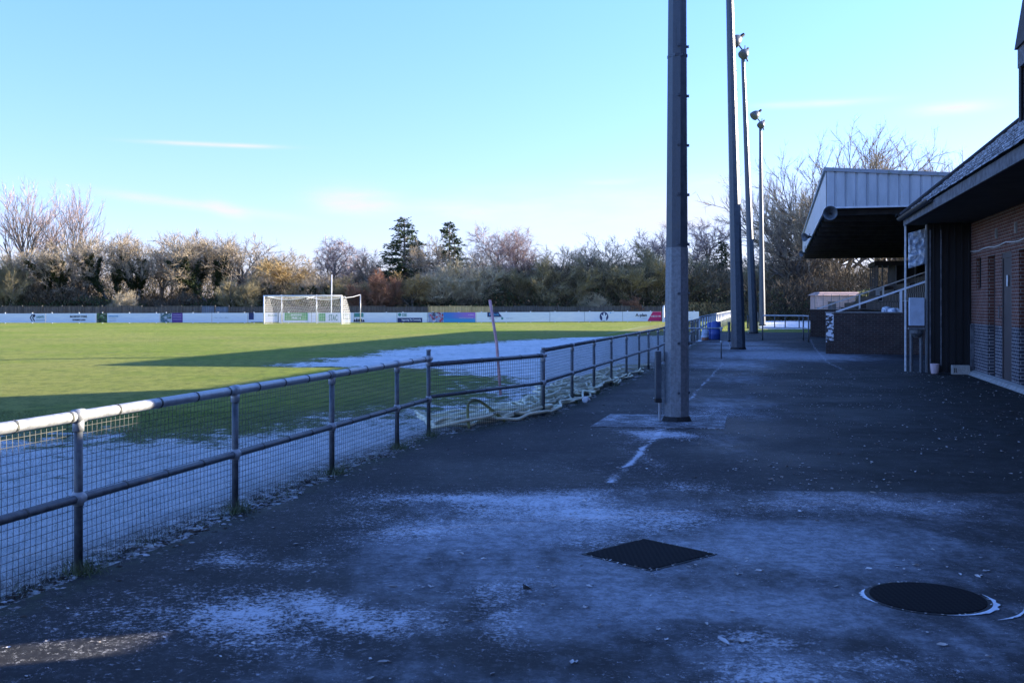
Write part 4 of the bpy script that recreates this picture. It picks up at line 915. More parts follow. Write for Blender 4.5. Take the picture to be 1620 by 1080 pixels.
def board(x0, x1, label, fills=(), texts=(), name='advertising_board', frame=False):
    A, B = bpt(x0), bpt(x1); ax = (B - A).normalized(); L = (B - A).length; h = bheight(x0); nrm = Vector((ax.y, -ax.x))
    def F(a_, b_, z): q = A + ax * a_ + nrm * (-b_); return Vector((q.x, q.y, z))
    root = thing(name, (A.x, A.y, 0), label, 'advert board', 'boards behind the goal')
    m = MB(); m.box(F, (.02, L - .02), (0, .03), (.07, h)); m.build('panel', M['board'], root)
    m = MB(); k = .5
    while k < L: m.box(F, (k, k + .08), (.031, .1), (0, h + .09)); k += 2.4
    m.build('support_post', M['white_old'], root)
    def px2a(px): return (bpt(px) - A).dot(ax)
    for kind, fx0, fx1, fz0, fz1, mat in fills:
        a0, a1 = px2a(fx0), px2a(fx1); z0, z1 = .07 + (h - .07) * fz0, .07 + (h - .07) * fz1; m = MB()
        if kind == 'rect': m.box(F, (a0, a1), (-.012, -.002), (z0, z1))
        elif kind == 'slant': m.slab([F(a0, -.002, z0), F(a1, -.002, z0), F(a1, -.002, z1), F(a0 + .55, -.002, z1)], [F(a0, -.012, z0), F(a1, -.012, z0), F(a1, -.012, z1), F(a0 + .55, -.012, z1)])
        elif kind == 'slant2': m.slab([F(a0, -.002, z0), F(a1 + .2, -.002, z0), F(a1 - .15, -.002, z1), F(a0, -.002, z1)], [F(a0, -.012, z0), F(a1 + .2, -.012, z0), F(a1 - .15, -.012, z1), F(a0, -.012, z1)])
        elif kind == 'disc': c = F((a0 + a1) / 2, -.002, (z0 + z1) / 2); m.lathe(c, (nrm.x, nrm.y, 0), [(0, (z1 - z0) / 2), (.012, (z1 - z0) / 2)], 24)
        elif kind == 'figure':                   # pale standing figure shape
            c = (a0 + a1) / 2; w = (a1 - a0) / 2; H = z1 - z0; P_ = [(-w * .7, 0), (w * .7, 0), (w * .62, .38), (w * 1.0, .72), (w * .8, .8), (w * .45, .62), (w * .25, .7), (w * .3, .9), (0, 1), (-w * .3, .9), (-w * .25, .7), (-w * .45, .62), (-w * .8, .8), (-w, .72), (-w * .62, .38)]
            m.slab([F(c + x, -.0125, z0 + y * H) for x, y in P_], [F(c + x, -.018, z0 + y * H) for x, y in P_])
        elif kind == 'chevron':
            w = a1 - a0; H = z1 - z0
            for dx in (0, .42):
                P_ = [(0 + dx * w, .5), (.36 * w + dx * w, 1), (.55 * w + dx * w, 1), (.2 * w + dx * w, .5), (.55 * w + dx * w, 0), (.36 * w + dx * w, 0)]
                m.slab([F(a0 + x, -.002, z0 + y * H) for x, y in P_], [F(a0 + x, -.012, z0 + y * H) for x, y in P_])
            m.lathe(F(a0 + w * .75, -.002, z0 + H * .78), (nrm.x, nrm.y, 0), [(0, H * .2), (.012, H * .2)], 16)
        elif kind == 'people':
            for q_ in np.linspace(a0, a1, 5):
                hh = (z1 - z0) * random.Random(int(q_ * 77)).uniform(.45, 1); m.box(F, (q_ - .09, q_ + .09), (-.012, -.002), (z0, z0 + hh * .7)); m.lathe(F(q_, -.002, z0 + hh * .85), (nrm.x, nrm.y, 0), [(0, .07), (.01, .07)], 10)
        m.build('printed_panel' if kind in ('rect', 'slant', 'slant2') else 'emblem', mat, root)
    for s, tx0, tx1, tz, size, mat in texts:
        a0, a1 = px2a(tx0), px2a(tx1); o = F(a0, -.014, .07 + (h - .07) * tz); text_mesh(s, mat, root, o, ax, size, a1 - a0)
    if frame: m = MB(); m.box(F, (px2a(frame) - .03, px2a(frame) + .03), (-.03, -.001), (.07, h)); m.box(F, (.3, px2a(frame)), (-.03, -.001), (.07, .12)); m.build('frame', M['ink'], root)
W_, K_ = M['board'], M['ink']
board(-110, -2, 'plain white board, the leftmost, mostly outside the frame')
board(-2, 72, 'white board with a black angular emblem and small teal writing', [('chevron', 47, 56, .15, .92, K_), ('rect', 57, 75 - 4, .28, .30, M['teal'])], [('LIGHTS', 58, 70, .5, .3, M['teal']), ('--------', 57, 71, .2, .18, M['teal'])])
board(72, 152, 'white board with two short lines of dark capitals, left of the garden photo panel', [], [('McCARTHY STONE', 111, 137.5, .56, .26, K_), ('RETIREMENT LIVING', 115, 135, .22, .2, K_)])
board(152, 253, 'white board with a dark garden picture and small blue writing at its left end', [('rect', 153, 169.5, 0, 1, M['photo_green'])], [('CONTRACTORS', 171, 187, .62, .18, M['skyblue']), ('--------', 173, 184, .42, .14, K_), ('--------', 173, 184, .18, .14, K_)])
board(253, 335, 'white board beginning with a teal picture and a purple block of small text', [('rect', 254, 271.5, 0, 1, M['photo_teal']), ('rect', 272, 289, 0, 1, M['purple'])], [('---------', 274, 287, .78, .15, W_), ('---------', 274, 287, .55, .15, W_), ('-------', 274, 287, .3, .15, W_)])
board(335, 392, 'white board with a faint pale green drawing, left of the small navy panel', [], [('~ ~ ~', 338, 362, .3, .7, M['trim'])])
board(392, 447, 'white board with a small navy panel and a dark framed edge, partly behind the goal', [('rect', 393.5, 401.5, .3, 1, M['navy'])], [('BALKAN', 424, 438, .66, .25, M['teal'])], frame=440)
board(447, 493, 'white board with a bright green panel seen through the goal net', [('rect', 450, 487, .22, 1, M['green'])], [('SANDOWN', 460, 477, .7, .24, W_), ('PARK 16', 462, 476, .36, .28, W_)])
board(493, 560, 'pale board with green blocks and tall dark teal letters behind the goal', [('rect', 504, 515, .12, .95, M['green']), ('rect', 542, 554, .28, .92, M['teal'])], [('STAC', 520, 534, .22, .72, M['teal']), ('ME', 545, 552, .42, .4, W_)])
board(560, 628, 'white board with a green strip above small dark figures, right of the goal', [('rect', 557.5 + 3, 575, .55, .95, M['teal']), ('people', 561, 575, .05, .45, M['ink'])])
board(628, 676, 'board with a swirl emblem over a navy band of white lettering, right of the goal', [('rect', 629, 668, 0, .46, M['navy']), ('disc', 630.5, 634, .62, .95, M['teal'])], [('SSE', 636, 643.5, .62, .36, M['teal']), ('Supporting The Community', 635.5, 666, .17, .26, W_)])
board(676, 753, 'board with a crowd picture and a blue and purple printed block', [('rect', 677, 702, 0, 1, M['photo_crowd']), ('rect', 702.3, 752, 0, 1, M['grad'])], [('....', 741, 749, .72, .3, W_), ('--------------', 727, 748, .42, .16, W_)])
board(753, 870, 'white board with a blue slanted name block and a small round green mark', [('slant2', 771, 791, .52, 1, M['navy']), ('disc', 792, 797, .25, .5, M['teal'])], [('Nichols', 774, 789, .66, .3, M['skyblue']), ('---', 774, 778, .3, .25, M['ink']), ('---', 783, 787, .35, .2, M['ink']), ('---------', 801, 811, .35, .1, M['ink'])])
board(870, 925, 'plain white board between the round green mark and the dark round emblem')
board(925, 985, 'white board with a large dark round emblem holding a pale figure', [('disc', 947, 964, .02, .98, M['navy']), ('figure', 951, 960.5, .06, .9, W_), ('disc', 965, 967, .82, .95, M['skyblue'])], [('------', 967.5, 972, .84, .12, M['skyblue'])])
board(985, 1046.5, 'board with short dark writing and a magenta slanted block at its right end', [('slant', 1024, 1046, .02, .98, M['magenta'])], [('A-plan', 1005, 1023, .5, .42, K_), ('insurance', 1014, 1023, .26, .18, M['trim']), ('01483 571 448', 1029, 1045, .44, .2, W_)])
board(1052, 1106, 'plain white board, the rightmost, partly behind the nearest mast')
q = bpt(1049); m = MB(); m.tube([(q.x, q.y - .3, 0), (q.x, q.y - .3, 1.4), (q.x + .08, q.y - .3, 1.62)], [.13, .11, .05], 8); tag(m.build('corner_post', M['white']), 'stout white corner post beside the magenta board', 'post')
# white pole behind the goal
m = MB(); m.tube([(-16.9, 97.5, 0), (-16.85, 97.5, 4.5)], .05, 8); tag(m.build('white_pole', M['white'], None, True), 'slim white pole rising behind the right half of the goal', 'pole')

# ------------------------------------------------------------------ timber fence behind the boards
def timber(x0, x1, d0, d1, z, mat, label, n_pan):
    A = Vector(((x0 - 810) / FPX * d0, d0)); B = Vector(((x1 - 810) / FPX * d1, d1)); ax = (B - A).normalized(); L = (B - A).length; nr = Vector((ax.y, -ax.x))
    def F(a_, b_, zz): q = A + ax * a_ - nr * b_; return Vector((q.x, q.y, zz))
    root = thing('timber_fence', (A.x, A.y, 0), label, 'fence', 'timber fence round the ground')
    rn = random.Random(int(x0) + 5); w = .15
    for k in range(n_pan):
        m = MB(); p0, p1 = L * k / n_pan, L * (k + 1) / n_pan; zt = z + rn.uniform(-.05, .05); x = p0 + .06
        while x < p1 - .06: m.box(F, (x, min(x + w - .012, p1 - .06)), (0, .018 + rn.uniform(0, .01)), (.04, zt + rn.uniform(-.02, .015))); x += w
        m.box(F, (p0 + .06, p1 - .06), (.03, .07), (zt * .8, zt * .8 + .07)); m.box(F, (p0 + .055, p1 - .055), (-.05, .05), (zt + .02, zt + .05))
        m.box(F, (p0 + .058, p1 - .058), (-.035, -.001), (zt * .72, zt * .72 + .07))
        m.build('panel', mat, root, uv=False)
    m = MB()
    for k in range(n_pan + 1): m.box(F, (L * k / n_pan - .05, L * k / n_pan + .05), (-.06, .06), (0, z + .12))
    m.build('fence_post', M['wood_dark'] if mat is not M['wood_tan'] else M['wood_tan'], root)
timber(-60, 318, 99, 99.5, 1.50, M['wood_dark'], 'weathered grey timber fence along the left side behind the boards', 12)
timber(318, 362, 99.5, 99.5, 1.50, M['wood_blue'], 'blue-grey stretch of timber fence left of the goal', 2)
timber(362, 678, 99.5, 100.5, 1.50, M['wood_dark'], 'dark timber fence behind the goal', 9)
timber(678, 779, 100.5, 101, 1.52, M['wood_tan'], 'tan timber fence behind the crowd picture board', 3)
timber(779, 1048, 101, 106, 1.50, M['wood_dark'], 'dark timber fence behind the plain boards left of the nearest mast', 8)
timber(1048, 1232, 108, 112, 1.86, M['wood_tan'], 'higher tan timber fence behind the row of masts', 5)
timber(1232, 1300, 112, 113, 1.78, M['wood_dark'], 'grey timber fence left of the brick stand', 2)
# small pink building and cage behind the stand end
ob = thing('pink_outbuilding', (36.0, 104, 0), 'low pink rendered building seen behind the far end of the stand', 'building')
m = MB(); m.box(WF, (30.6, 35.2), (104, 107), (0, 2.62)); m.build('wall', M['pink_wall'], ob)
m = MB(); m.slab([Vector((30.4, 103.7, 2.62)), Vector((35.4, 103.7, 2.62)), Vector((35.4, 107.4, 2.62)), Vector((30.4, 107.4, 2.62))], [Vector((30.9, 104.6, 2.95)), Vector((34.9, 104.6, 2.95)), Vector((34.9, 106.6, 2.95)), Vector((30.9, 106.6, 2.95))]); m.build('roof', M['pink_wall'], ob)
m = MB(); m.box(WF, (31.5, 32.3), (103.96, 103.99), (.1, 2.0)); m.build('door', M['wood_dark'], ob)
cg = thing('wire_cage', (29.2, 100.5, 0), 'tall thin-framed wire cage in front of the low pink building', 'cage')
m = MB()
for k in range(7): m.tube([(29.2 + k * .8, 100.5, 0), (29.2 + k * .8, 100.5, 2.65)], .035, 6)
for z in (.1, 1.4, 2.73): m.tube([(29.2, 100.5, z), (34.0, 100.5, z)], .03, 6)
m.build('frame', M['rail_dark'], cg)
m = MB()
for k in range(48): m.tube([(29.2 + k * .1, 100.5, .1), (29.2 + k * .1, 100.5, 2.6)], .006, 3, False)
for k in range(16): m.tube([(29.2, 100.5, .1 + k * .16), (34.0, 100.5, .1 + k * .16)], .006, 3, False)
m.build('wire_mesh', M['wire'], cg)

# ------------------------------------------------------------------ trees
class Tree:
    def __init__(s, seed): s.r = random.Random(seed); s.wood = MB(); s.tv = []; s.tf = []; s.leafpts = []
    def twig(s, p, d, L, w):
        a = d.orthogonal().normalized(); a.rotate(Matrix.Rotation(s.r.uniform(0, 6.28), 3, d)); n = len(s.tv); q = p + d * L
        s.tv += [tuple(p - a * w), tuple(p + a * w), tuple(q)]; s.tf.append((n, n + 1, n + 2))
    def limb(s, p, d, L, r, lvl, P):
        rn = s.r; n = 4 if lvl < 2 else 3; pts = [p.copy()]; rad = [r]; dd = d.copy(); seg = L / n; end = r * P['taper'][min(lvl, len(P['taper']) - 1)]
        for i in range(n):
            dd = (dd + Vector((rn.gauss(0, 1), rn.gauss(0, 1), rn.gauss(0, 1))) * P['wob'] + Vector((0, 0, P['up'][min(lvl, len(P['up']) - 1)]))).normalized()
            p = p + dd * seg; pts.append(p.copy()); rad.append(r + (end - r) * (i + 1) / n)
        s.wood.tube(pts, rad, 6 if lvl == 0 else (4 if lvl == 1 else 3), False)
        s.leafpts.append((lvl, pts, rad))
        if lvl >= P['depth']:
            for k in range(P['twigs']):
                t = rn.uniform(.15, 1) * n; i = min(int(t), n - 1); q = pts[i].lerp(pts[i + 1], t - i); e = (pts[i + 1] - pts[i]).normalized()
                td = (e + Vector((rn.gauss(0, 1), rn.gauss(0, 1), rn.gauss(0, 1))) * P['tspread'] + Vector((0, 0, P['tup']))).normalized()
                Lt = P['tl'] * rn.uniform(.5, 1.25); s.twig(q, td, Lt, P['tw'])
                for _ in range(P['sub']):
                    q2 = q + td * Lt * rn.uniform(.2, .85); t2 = (td + Vector((rn.gauss(0, 1), rn.gauss(0, 1), rn.gauss(0, 1))) * .5 + Vector((0, 0, P['tup'] * .5))).normalized(); s.twig(q2, t2, Lt * .55, P['tw'] * .7)
            return
        kids = P['kids'][min(lvl, len(P['kids']) - 1)]
        for k in range(kids):
            lo = P['lo'][min(lvl, len(P['lo']) - 1)]; t = (lo + (1 - lo) * (k + rn.random()) / kids) * n; i = min(int(t), n - 1); q = pts[i].lerp(pts[i + 1], t - i); e = (pts[i + 1] - pts[i]).normalized()
            ang = math.radians(P['ang'][min(lvl, len(P['ang']) - 1)] * rn.uniform(.7, 1.25)); az = 2.4 * k + rn.uniform(-.5, .5); o = e.orthogonal().normalized(); o.rotate(Matrix.Rotation(az, 3, e)); nd = (e * math.cos(ang) + o * math.sin(ang)).normalized()
            rr = rad[i] * .62; s.limb(q, nd, L * P['len'][min(lvl, len(P['len']) - 1)] * rn.uniform(.75, 1.15) * (1 - .35 * (t / n) * (lvl == 0)), rr, lvl + 1, P)
def mesh_of(name, V, F, mat):
    me = bpy.data.meshes.new(name); me.from_pydata(V, [], F); me.materials.append(mat); return me
def leaf_cloud(rn, centres, n, sz, flat=.6):
    V, F = [], []
    for _ in range(n):
        c, r = centres[rn.randrange(len(centres))]; d = Vector((rn.gauss(0, 1), rn.gauss(0, 1), rn.gauss(0, 1))).normalized() * (r * rn.uniform(.3, 1.0)); p = c + d
        a = Vector((rn.gauss(0, 1), rn.gauss(0, 1), rn.gauss(0, 1))).normalized(); b = a.orthogonal().normalized(); k = len(V); s = sz * rn.uniform(.6, 1.3)
        V += [tuple(p - a * s), tuple(p + b * s * flat), tuple(p + a * s), tuple(p - b * s * flat)]; F.append((k, k + 1, k + 2, k + 3))
    return V, F
BASE = dict(depth=3, kids=[6, 5, 5], len=[.62, .55, .5], ang=[42, 45, 45], lo=[.35, .2, .2], taper=[.35, .4, .45, .5], wob=.10, up=[.05, .10, .08, .05], twigs=9, tspread=.45, tl=.75, tw=.018, sub=2, tup=.15)
def proto(kind, seed):
    T = Tree(seed); rn = T.r; P = dict(BASE); parts = []; H = 10.0; leaf = None; twm, wm = M['twig'], M['bark']
    if kind == 'spreading':
        T.limb(Vector((0, 0, -.2)), Vector((0, 0, 1)), 5.6, .26, 0, dict(P, kids=[8, 6, 5], len=[.80, .58, .5]))
    elif kind == 'ivy':
        for k in range(2): T.limb(Vector((rn.uniform(-.3, .3), rn.uniform(-.3, .3), -.2)), Vector((rn.uniform(-.28, .28), rn.uniform(-.2, .2), 1)).normalized(), 6.6, .20, 0, dict(P, kids=[6, 5, 5], len=[.55, .55, .5], lo=[.5, .2, .2], ang=[35, 42, 45]))
    elif kind == 'tall':
        P.update(kids=[10, 6, 4], len=[1.15, .62, .5], ang=[34, 24, 25], lo=[.25, .2, .3], up=[.02, .07, .05, .03], twigs=9, tl=.8, tspread=.30, tup=.25, tw=.012, sub=1, wob=.05); twm = M['twig_pink']
        T.limb(Vector((0, 0, -.2)), Vector((0, 0, 1)), 5.2, .24, 0, P)
    elif kind == 'pink':
        P.update(kids=[9, 6, 5], ang=[48, 45, 45], len=[.55, .5, .5], twigs=11, tl=.8, tup=-.15, tspread=.5, lo=[.3, .2, .2]); twm = M['twig_pink']; T.limb(Vector((0, 0, -.2)), Vector((.02, 0, 1)), 7.8, .22, 0, P)
    elif kind == 'orange':
        P.update(kids=[8, 6, 5], ang=[50, 48, 45], len=[.75, .55, .5], twigs=16, tl=.9, tup=-.25, tspread=.5, tw=.022); twm = M['twig_orange']; T.limb(Vector((0, 0, -.2)), Vector((.05, 0, 1)), 5.6, .26, 0, P)
    elif kind in ('bush_red', 'bush_olive', 'bush_pale'):
        P.update(depth=2, kids=[6, 6], len=[.55, .5], ang=[28, 32], lo=[.2, .2], up=[.05, .06, .05], twigs=26, tl=1.0, tspread=.42, tup=.25, sub=3, tw=.02)
        twm = {'bush_red': M['twig_red'], 'bush_olive': M['twig_olive'], 'bush_pale': M['twig_pale']}[kind]; wm = M['bark_pale'] if kind != 'bush_red' else M['bark']
        for k in range(10):
            a = k * .63 + rn.uniform(-.2, .2); T.limb(Vector((.25 * math.cos(a), .25 * math.sin(a), -.2)), Vector((math.cos(a) * rn.uniform(.2, .8), math.sin(a) * rn.uniform(.2, .8), 1)).normalized(), rn.uniform(5.2, 6.8), .09, 0, P)
    elif kind == 'oak':
        P.update(kids=[14, 8, 6], len=[1.75, .55, .5], ang=[46, 40, 38], lo=[.45, .12, .15], up=[0, .05, .05, .03], twigs=9, tl=.7, tw=.012, wob=.07, taper=[.6, .3, .4, .5], tspread=.4); wm = M['bark']
        T.limb(Vector((0, 0, -.2)), Vector((0, 0, 1)), 3.6, .30, 0, P)
    elif kind == 'conifer':
        T.wood.tube([(0, 0, -.2), (0, 0, 5), (0.05, 0, 10)], [.2, .12, .02], 6, False); V, F = [], []
        z = 1.0
        while z < 9.9:
            R = 3.9 * (1 - z / 10.3) ** .9 + .15; nb = 11 if z < 7 else 7
            for k in range(nb):
                a = rn.uniform(0, 6.28); L = R * rn.uniform(.65, 1.12); d = Vector((math.cos(a), math.sin(a), rn.uniform(-.25, .12))); p0 = Vector((0, 0, z + rn.uniform(-.15, .15))); p1 = p0 + d * L * .6; p2 = p0 + d * L + Vector((0, 0, .12 * L)); T.wood.tube([p0, p1, p2], [.035, .02, .008], 3, False)
                for j in range(int(20 * L) + 5):
                    t = rn.uniform(.2, 1); c = p0.lerp(p2, t) + Vector((rn.gauss(0, .09), rn.gauss(0, .09), rn.gauss(-.05, .08))); e = (d + Vector((rn.gauss(0, .6), rn.gauss(0, .6), rn.gauss(-.2, .4)))).normalized(); o = e.orthogonal().normalized(); o.rotate(Matrix.Rotation(rn.uniform(0, 3), 3, e)); s = rn.uniform(.10, .24); n = len(V)
                    V += [tuple(c), tuple(c + e * s * .6 + o * s * .28), tuple(c + e * s * 1.5), tuple(c + e * s * .6 - o * s * .28)]; F.append((n, n + 1, n + 2, n + 3))
            z += .34
        leaf = ('crown', V, F, M['needle'])
    if kind in ('ivy',) or kind == 'ivy_heavy':
        cs = []
        for lvl, pts, rad in T.leafpts:
            if lvl <= 1:
                for i in range(len(pts) - 1):
                    for t in (0, .33, .66):
                        q = pts[i].lerp(pts[i + 1], t)
                        if lvl == 0 or q.z < 7.0: cs.append((q, (.75 if lvl == 0 else .40) * (1.25 - q.z / 12)))
        V, F = leaf_cloud(rn, cs, 9500, .105); leaf = ('ivy', V, F, M['ivy'])
    out = []
    zmax = max([v[2] for v in T.tv] + [v[2] for v in T.wood.v]); k = 10.0 / zmax if kind != 'conifer' else 1.0
    if kind == 'oak': AA = np.array(T.tv); k = 10.0 / np.percentile(AA[:, 2], 99.3)
    sc_ = lambda V: [(a * k, b * k, c * k) for a, b, c in V]
    out.append(('trunk', mesh_of('trunk', sc_(T.wood.v), T.wood.f, wm)))
    if T.tv: out.append(('crown', mesh_of('crown', sc_(T.tv), T.tf, twm)))
    if leaf: out.append((leaf[0], mesh_of(leaf[0], sc_(leaf[1]), leaf[2], leaf[3])))
    return out
PROT = {}
for kd, seeds in (('spreading', (1, 2, 3)), ('ivy', (4, 5, 6)), ('tall', (7, 8)), ('pink', (9, 10)), ('orange', (11,)), ('bush_red', (12,)), ('bush_olive', (13, 14)), ('bush_pale', (15,)), ('oak', (19, 20)), ('conifer', (17, 18))):
    PROT[kd] = [proto(kd, s) for s in seeds]
NAMES = {'spreading': 'bare_tree', 'ivy': 'ivy_clad_tree', 'tall': 'tall_bare_tree', 'pink': 'pinkish_bare_tree', 'orange': 'orange_willow', 'bush_red': 'red_stemmed_bush', 'bush_olive': 'olive_bush', 'bush_pale': 'pale_bush', 'oak': 'spreading_tree', 'conifer': 'conifer_tree'}
def tree(kind, px, top, d, wide, label, var=0):
    H = EYE + (HOR - top) / FPX * d; x = (px - 810) / FPX * d
    pr = PROT[kind][var % len(PROT[kind])]
    root = thing(NAMES[kind], (x, d, 0), label, 'bush' if 'bush' in kind else 'tree', 'trees and bushes beyond the timber fence')
    rn = random.Random(int(px * 7 + d)); k = H / 10; root.scale = (k * wide, k * wide, k); root.rotation_euler = (0, 0, rn.uniform(0, 6.28))
    for nm, me in pr: o = bpy.data.objects.new(nm, me); sc.collection.objects.link(o); o.parent = root
    return root
TREES = [
 ('tall', 40, 272, 116, .95, 'tallest bare tree, fan of long upright twigs at the left edge', 0),
 ('tall', 118, 280, 117, .80, 'tall bare tree with upright twigs just right of the tallest one at the left', 1),
 ('ivy', 40, 385, 108, 1.1, 'ivy-smothered trunks under the tallest tree at the left edge', 0),
 ('bush_olive', 6, 400, 106, .9, 'olive bush at the extreme left edge', 0),
 ('ivy', 105, 378, 108, 1.2, 'broad ivy-covered tree just right of the tallest bare tree', 1),
 ('spreading', 140, 362, 114, 1.0, 'brownish bare tree behind the garden picture board', 0),
 ('ivy', 178, 352, 110, 1.0, 'ivy-clad tree with twin leaning stems above the garden picture board', 2),
 ('ivy', 222, 360, 109, 1.0, 'forked ivy-clad tree above the plain stretch left of the purple panel', 0),
 ('spreading', 250, 372, 115, 1.0, 'thin bare tree standing behind the teal picture board', 1),
 ('ivy', 285, 356, 110, 1.1, 'ivy-clad tree directly above the purple board panel', 1),
 ('spreading', 300, 358, 116, 1.1, 'wide bare crown rising behind the ivy-clad tree over the purple panel', 2),
 ('ivy', 335, 360, 109, 1.2, 'ivy-clad tree above the blue-grey stretch of fence', 2),
 ('spreading', 385, 364, 112, 1.2, 'rounded bare tree ending the left group before the gap in the treeline', 0),
 ('bush_pale', 197, 455, 103, .9, 'straw-coloured bush low against the fence, left of the teal picture', 0),
 ('bush_olive', 380, 425, 105, 1.1, 'olive bush against the fence just left of the goal', 1),
 ('spreading', 462, 383, 122, 1.2, 'small dome-shaped bare crown behind the orange willow', 1),
 ('orange', 455, 400, 108, 1.35, 'golden orange willow above the left half of the goal', 0),
 ('ivy', 432, 425, 107, 1.0, 'low ivy-clad trunk under the orange willow, behind the left goalpost', 1),
 ('pink', 520, 370, 114, 1.1, 'reddish-pink bare tree above the middle of the goal', 0),
 ('pink', 560, 385, 117, 1.1, 'smaller pinkish bare tree behind the right goalpost', 1),
 ('ivy', 510, 425, 106, 1.1, 'dark ivy-clad tree beside the slim white pole behind the goal', 2),
 ('bush_olive', 555, 428, 106, 1.3, 'olive-brown bush right of the slim white pole', 0),
 ('spreading', 592, 395, 116, 1.2, 'pale bare tree between the goal and the left conifer', 2),
 ('bush_red', 598, 420, 104, 1.1, 'reddish-brown bush with fanned stems right of the goal', 0),
 ('conifer', 640, 345, 116, 1.3, 'left and larger of the two dark conifers', 0),
 ('conifer', 655, 372, 119, .8, 'shorter dark conifer tucked behind the right side of the larger conifer', 1),
 ('conifer', 711, 351, 117, 1.1, 'right and narrower of the two dark conifers', 1),
 ('spreading', 680, 368, 113, 1.0, 'pale bare tree standing between the two conifers', 0),
 ('orange', 655, 425, 105, 1.2, 'ochre bush-like tree with pale stems in front of the larger conifer', 0),
 ('bush_pale', 720, 405, 107, 1.5, 'broad pale twiggy tree in front of the right conifer', 0),
 ('spreading', 745, 400, 110, 1.0, 'pale-stemmed bare tree above the blue and purple board', 1),
 ('pink', 790, 360, 113, 1.1, 'pinkish bare tree with drooping twigs above the leaning pink pole', 1),
 ('pink', 825, 366, 114, 1.0, 'pinkish bare tree just right of the leaning pink pole', 0),
 ('bush_olive', 860, 408, 108, 1.5, 'brown thicket-like bush above the plain boards', 1),
 ('spreading', 905, 395, 112, 1.4, 'rounded bare tree above the plain boards left of the round emblem', 2),
 ('spreading', 955, 380, 112, 1.4, 'wide bare tree above the round emblem board', 0),
 ('bush_olive', 1010, 388, 110, 1.5, 'dense olive-brown tree above the magenta board', 0),
 ('pink', 1040, 352, 116, 1.0, 'thin bare tree rising just left of the nearest mast', 1),
 ('bush_pale', 938, 458, 106, 1.2, 'tangle of pale stems low over the fence below the wide bare tree', 0),
 ('bush_red', 1000, 465, 106, 1.0, 'small red-stemmed bush low over the fence left of the nearest mast', 0),
 ('pink', 1108, 355, 122, 1.1, 'faint bare tree just right of the nearest mast', 0),
 ('conifer', 1142, 394, 118, 1.2, 'small dark evergreen just left of the second mast', 1),
 ('bush_olive', 1110, 412, 116, 1.5, 'olive thicket tree between the nearest and second masts', 1),
 ('bush_olive', 1180, 415, 118, 1.4, 'brown thicket tree between the second and third masts', 0),
 ('spreading', 1200, 405, 120, 1.2, 'bare tree behind the two farthest masts', 2),
 ('spreading', 1245, 400, 119, 1.3, 'bare tree right of the farthest mast, under the large spreading tree', 1),
 ('oak', 1332, 222, 122, .95, 'very large spreading bare tree behind the stand roof', 0),
 ('oak', 1410, 240, 126, .8, 'bare branches above the middle of the stand roof, behind the very large spreading tree', 1),
 ('oak', 1268, 300, 116, .75, 'slender bare tree leaning left beside the edge of the stand roof', 1),
 ('bush_olive', 1300, 420, 120, 1.4, 'brown thicket seen beneath the left edge of the stand roof', 1),
 ('spreading', 1385, 400, 124, 1.3, 'bare tree seen beneath the middle of the stand roof', 0),
]
for T_ in TREES: tree(T_[0], T_[1], T_[2] - (12 if 740 <= T_[1] <= 1200 and T_[2] < 450 else 0), *T_[3:])
root = thing('shading_hedge', (31, 94, 0), 'tall dark hedge added for its shade, low under the far end of the stand roof', 'hedge')  # hedge added so its shadow falls on the frosted grass beyond the stand
rnh = random.Random(9); cs_ = []
for k in range(90): dd_ = 76 + 38 * k / 89; xx = dd_ * .327 + 1.2; cs_ += [(Vector((xx + rnh.uniform(-.3, .3), dd_, rnh.uniform(.4, 2.3))), .75) for _ in range(7)]
Vh, Fh = leaf_cloud(rnh, cs_, 26000, .13); me = mesh_of('foliage', [(a - 31, b - 94, max(0, c)) for a, b, c in Vh], Fh, M['ivy']); oh = bpy.data.objects.new('foliage', me); sc.collection.objects.link(oh); oh.parent = root
m = MB()
for k in range(20): dd_ = 77 + 36 * k / 19; xx = dd_ * .327 + 1.2; m.tube([(xx, dd_, -.1), (xx, dd_, 2.6)], [.07, .03], 5, False)
m.build('stems', M['bark'], root)
# undergrowth that reads as one dark mass
rn = random.Random(77); V, F = [], []
def topz(x): return 3.4 + 2.2 * noise.noise(Vector((x * .09, 3.1, 0))) + 1.7 * noise.noise(Vector((x * .35, 8.1, 0)))
for _ in range(150000):
    x = rn.uniform(-66, 52); y = 105 + abs(rn.gauss(0, 7)) + max(0, x) * .12; zt = topz(x + y * .3) * (1.05 if y > 110 else .85) + (1.2 if x > -3 else -.8); z = zt * (rn.random() ** .7 if x < -3 else rn.random() ** 1.15 * 1.15)
    d = Vector((rn.gauss(0, .7), rn.gauss(0, .7), 1)).normalized(); L = rn.uniform(.3, 1.0); a = d.orthogonal().normalized(); a.rotate(Matrix.Rotation(rn.uniform(0, 6.3), 3, d)); w = rn.uniform(.012, .045); p = Vector((x, y, z)); n = len(V)
    V += [tuple(p - a * w), tuple(p + a * w), tuple(p + d * L)]; F.append((n, n + 1, n + 2))
me = mesh_of('undergrowth', V, F, M['scrub']); o = bpy.data.objects.new('undergrowth', me); sc.collection.objects.link(o); tag(o, 'dark mass of brambles and scrub beyond the timber fence', 'undergrowth', kind='stuff')
V, F = [], []
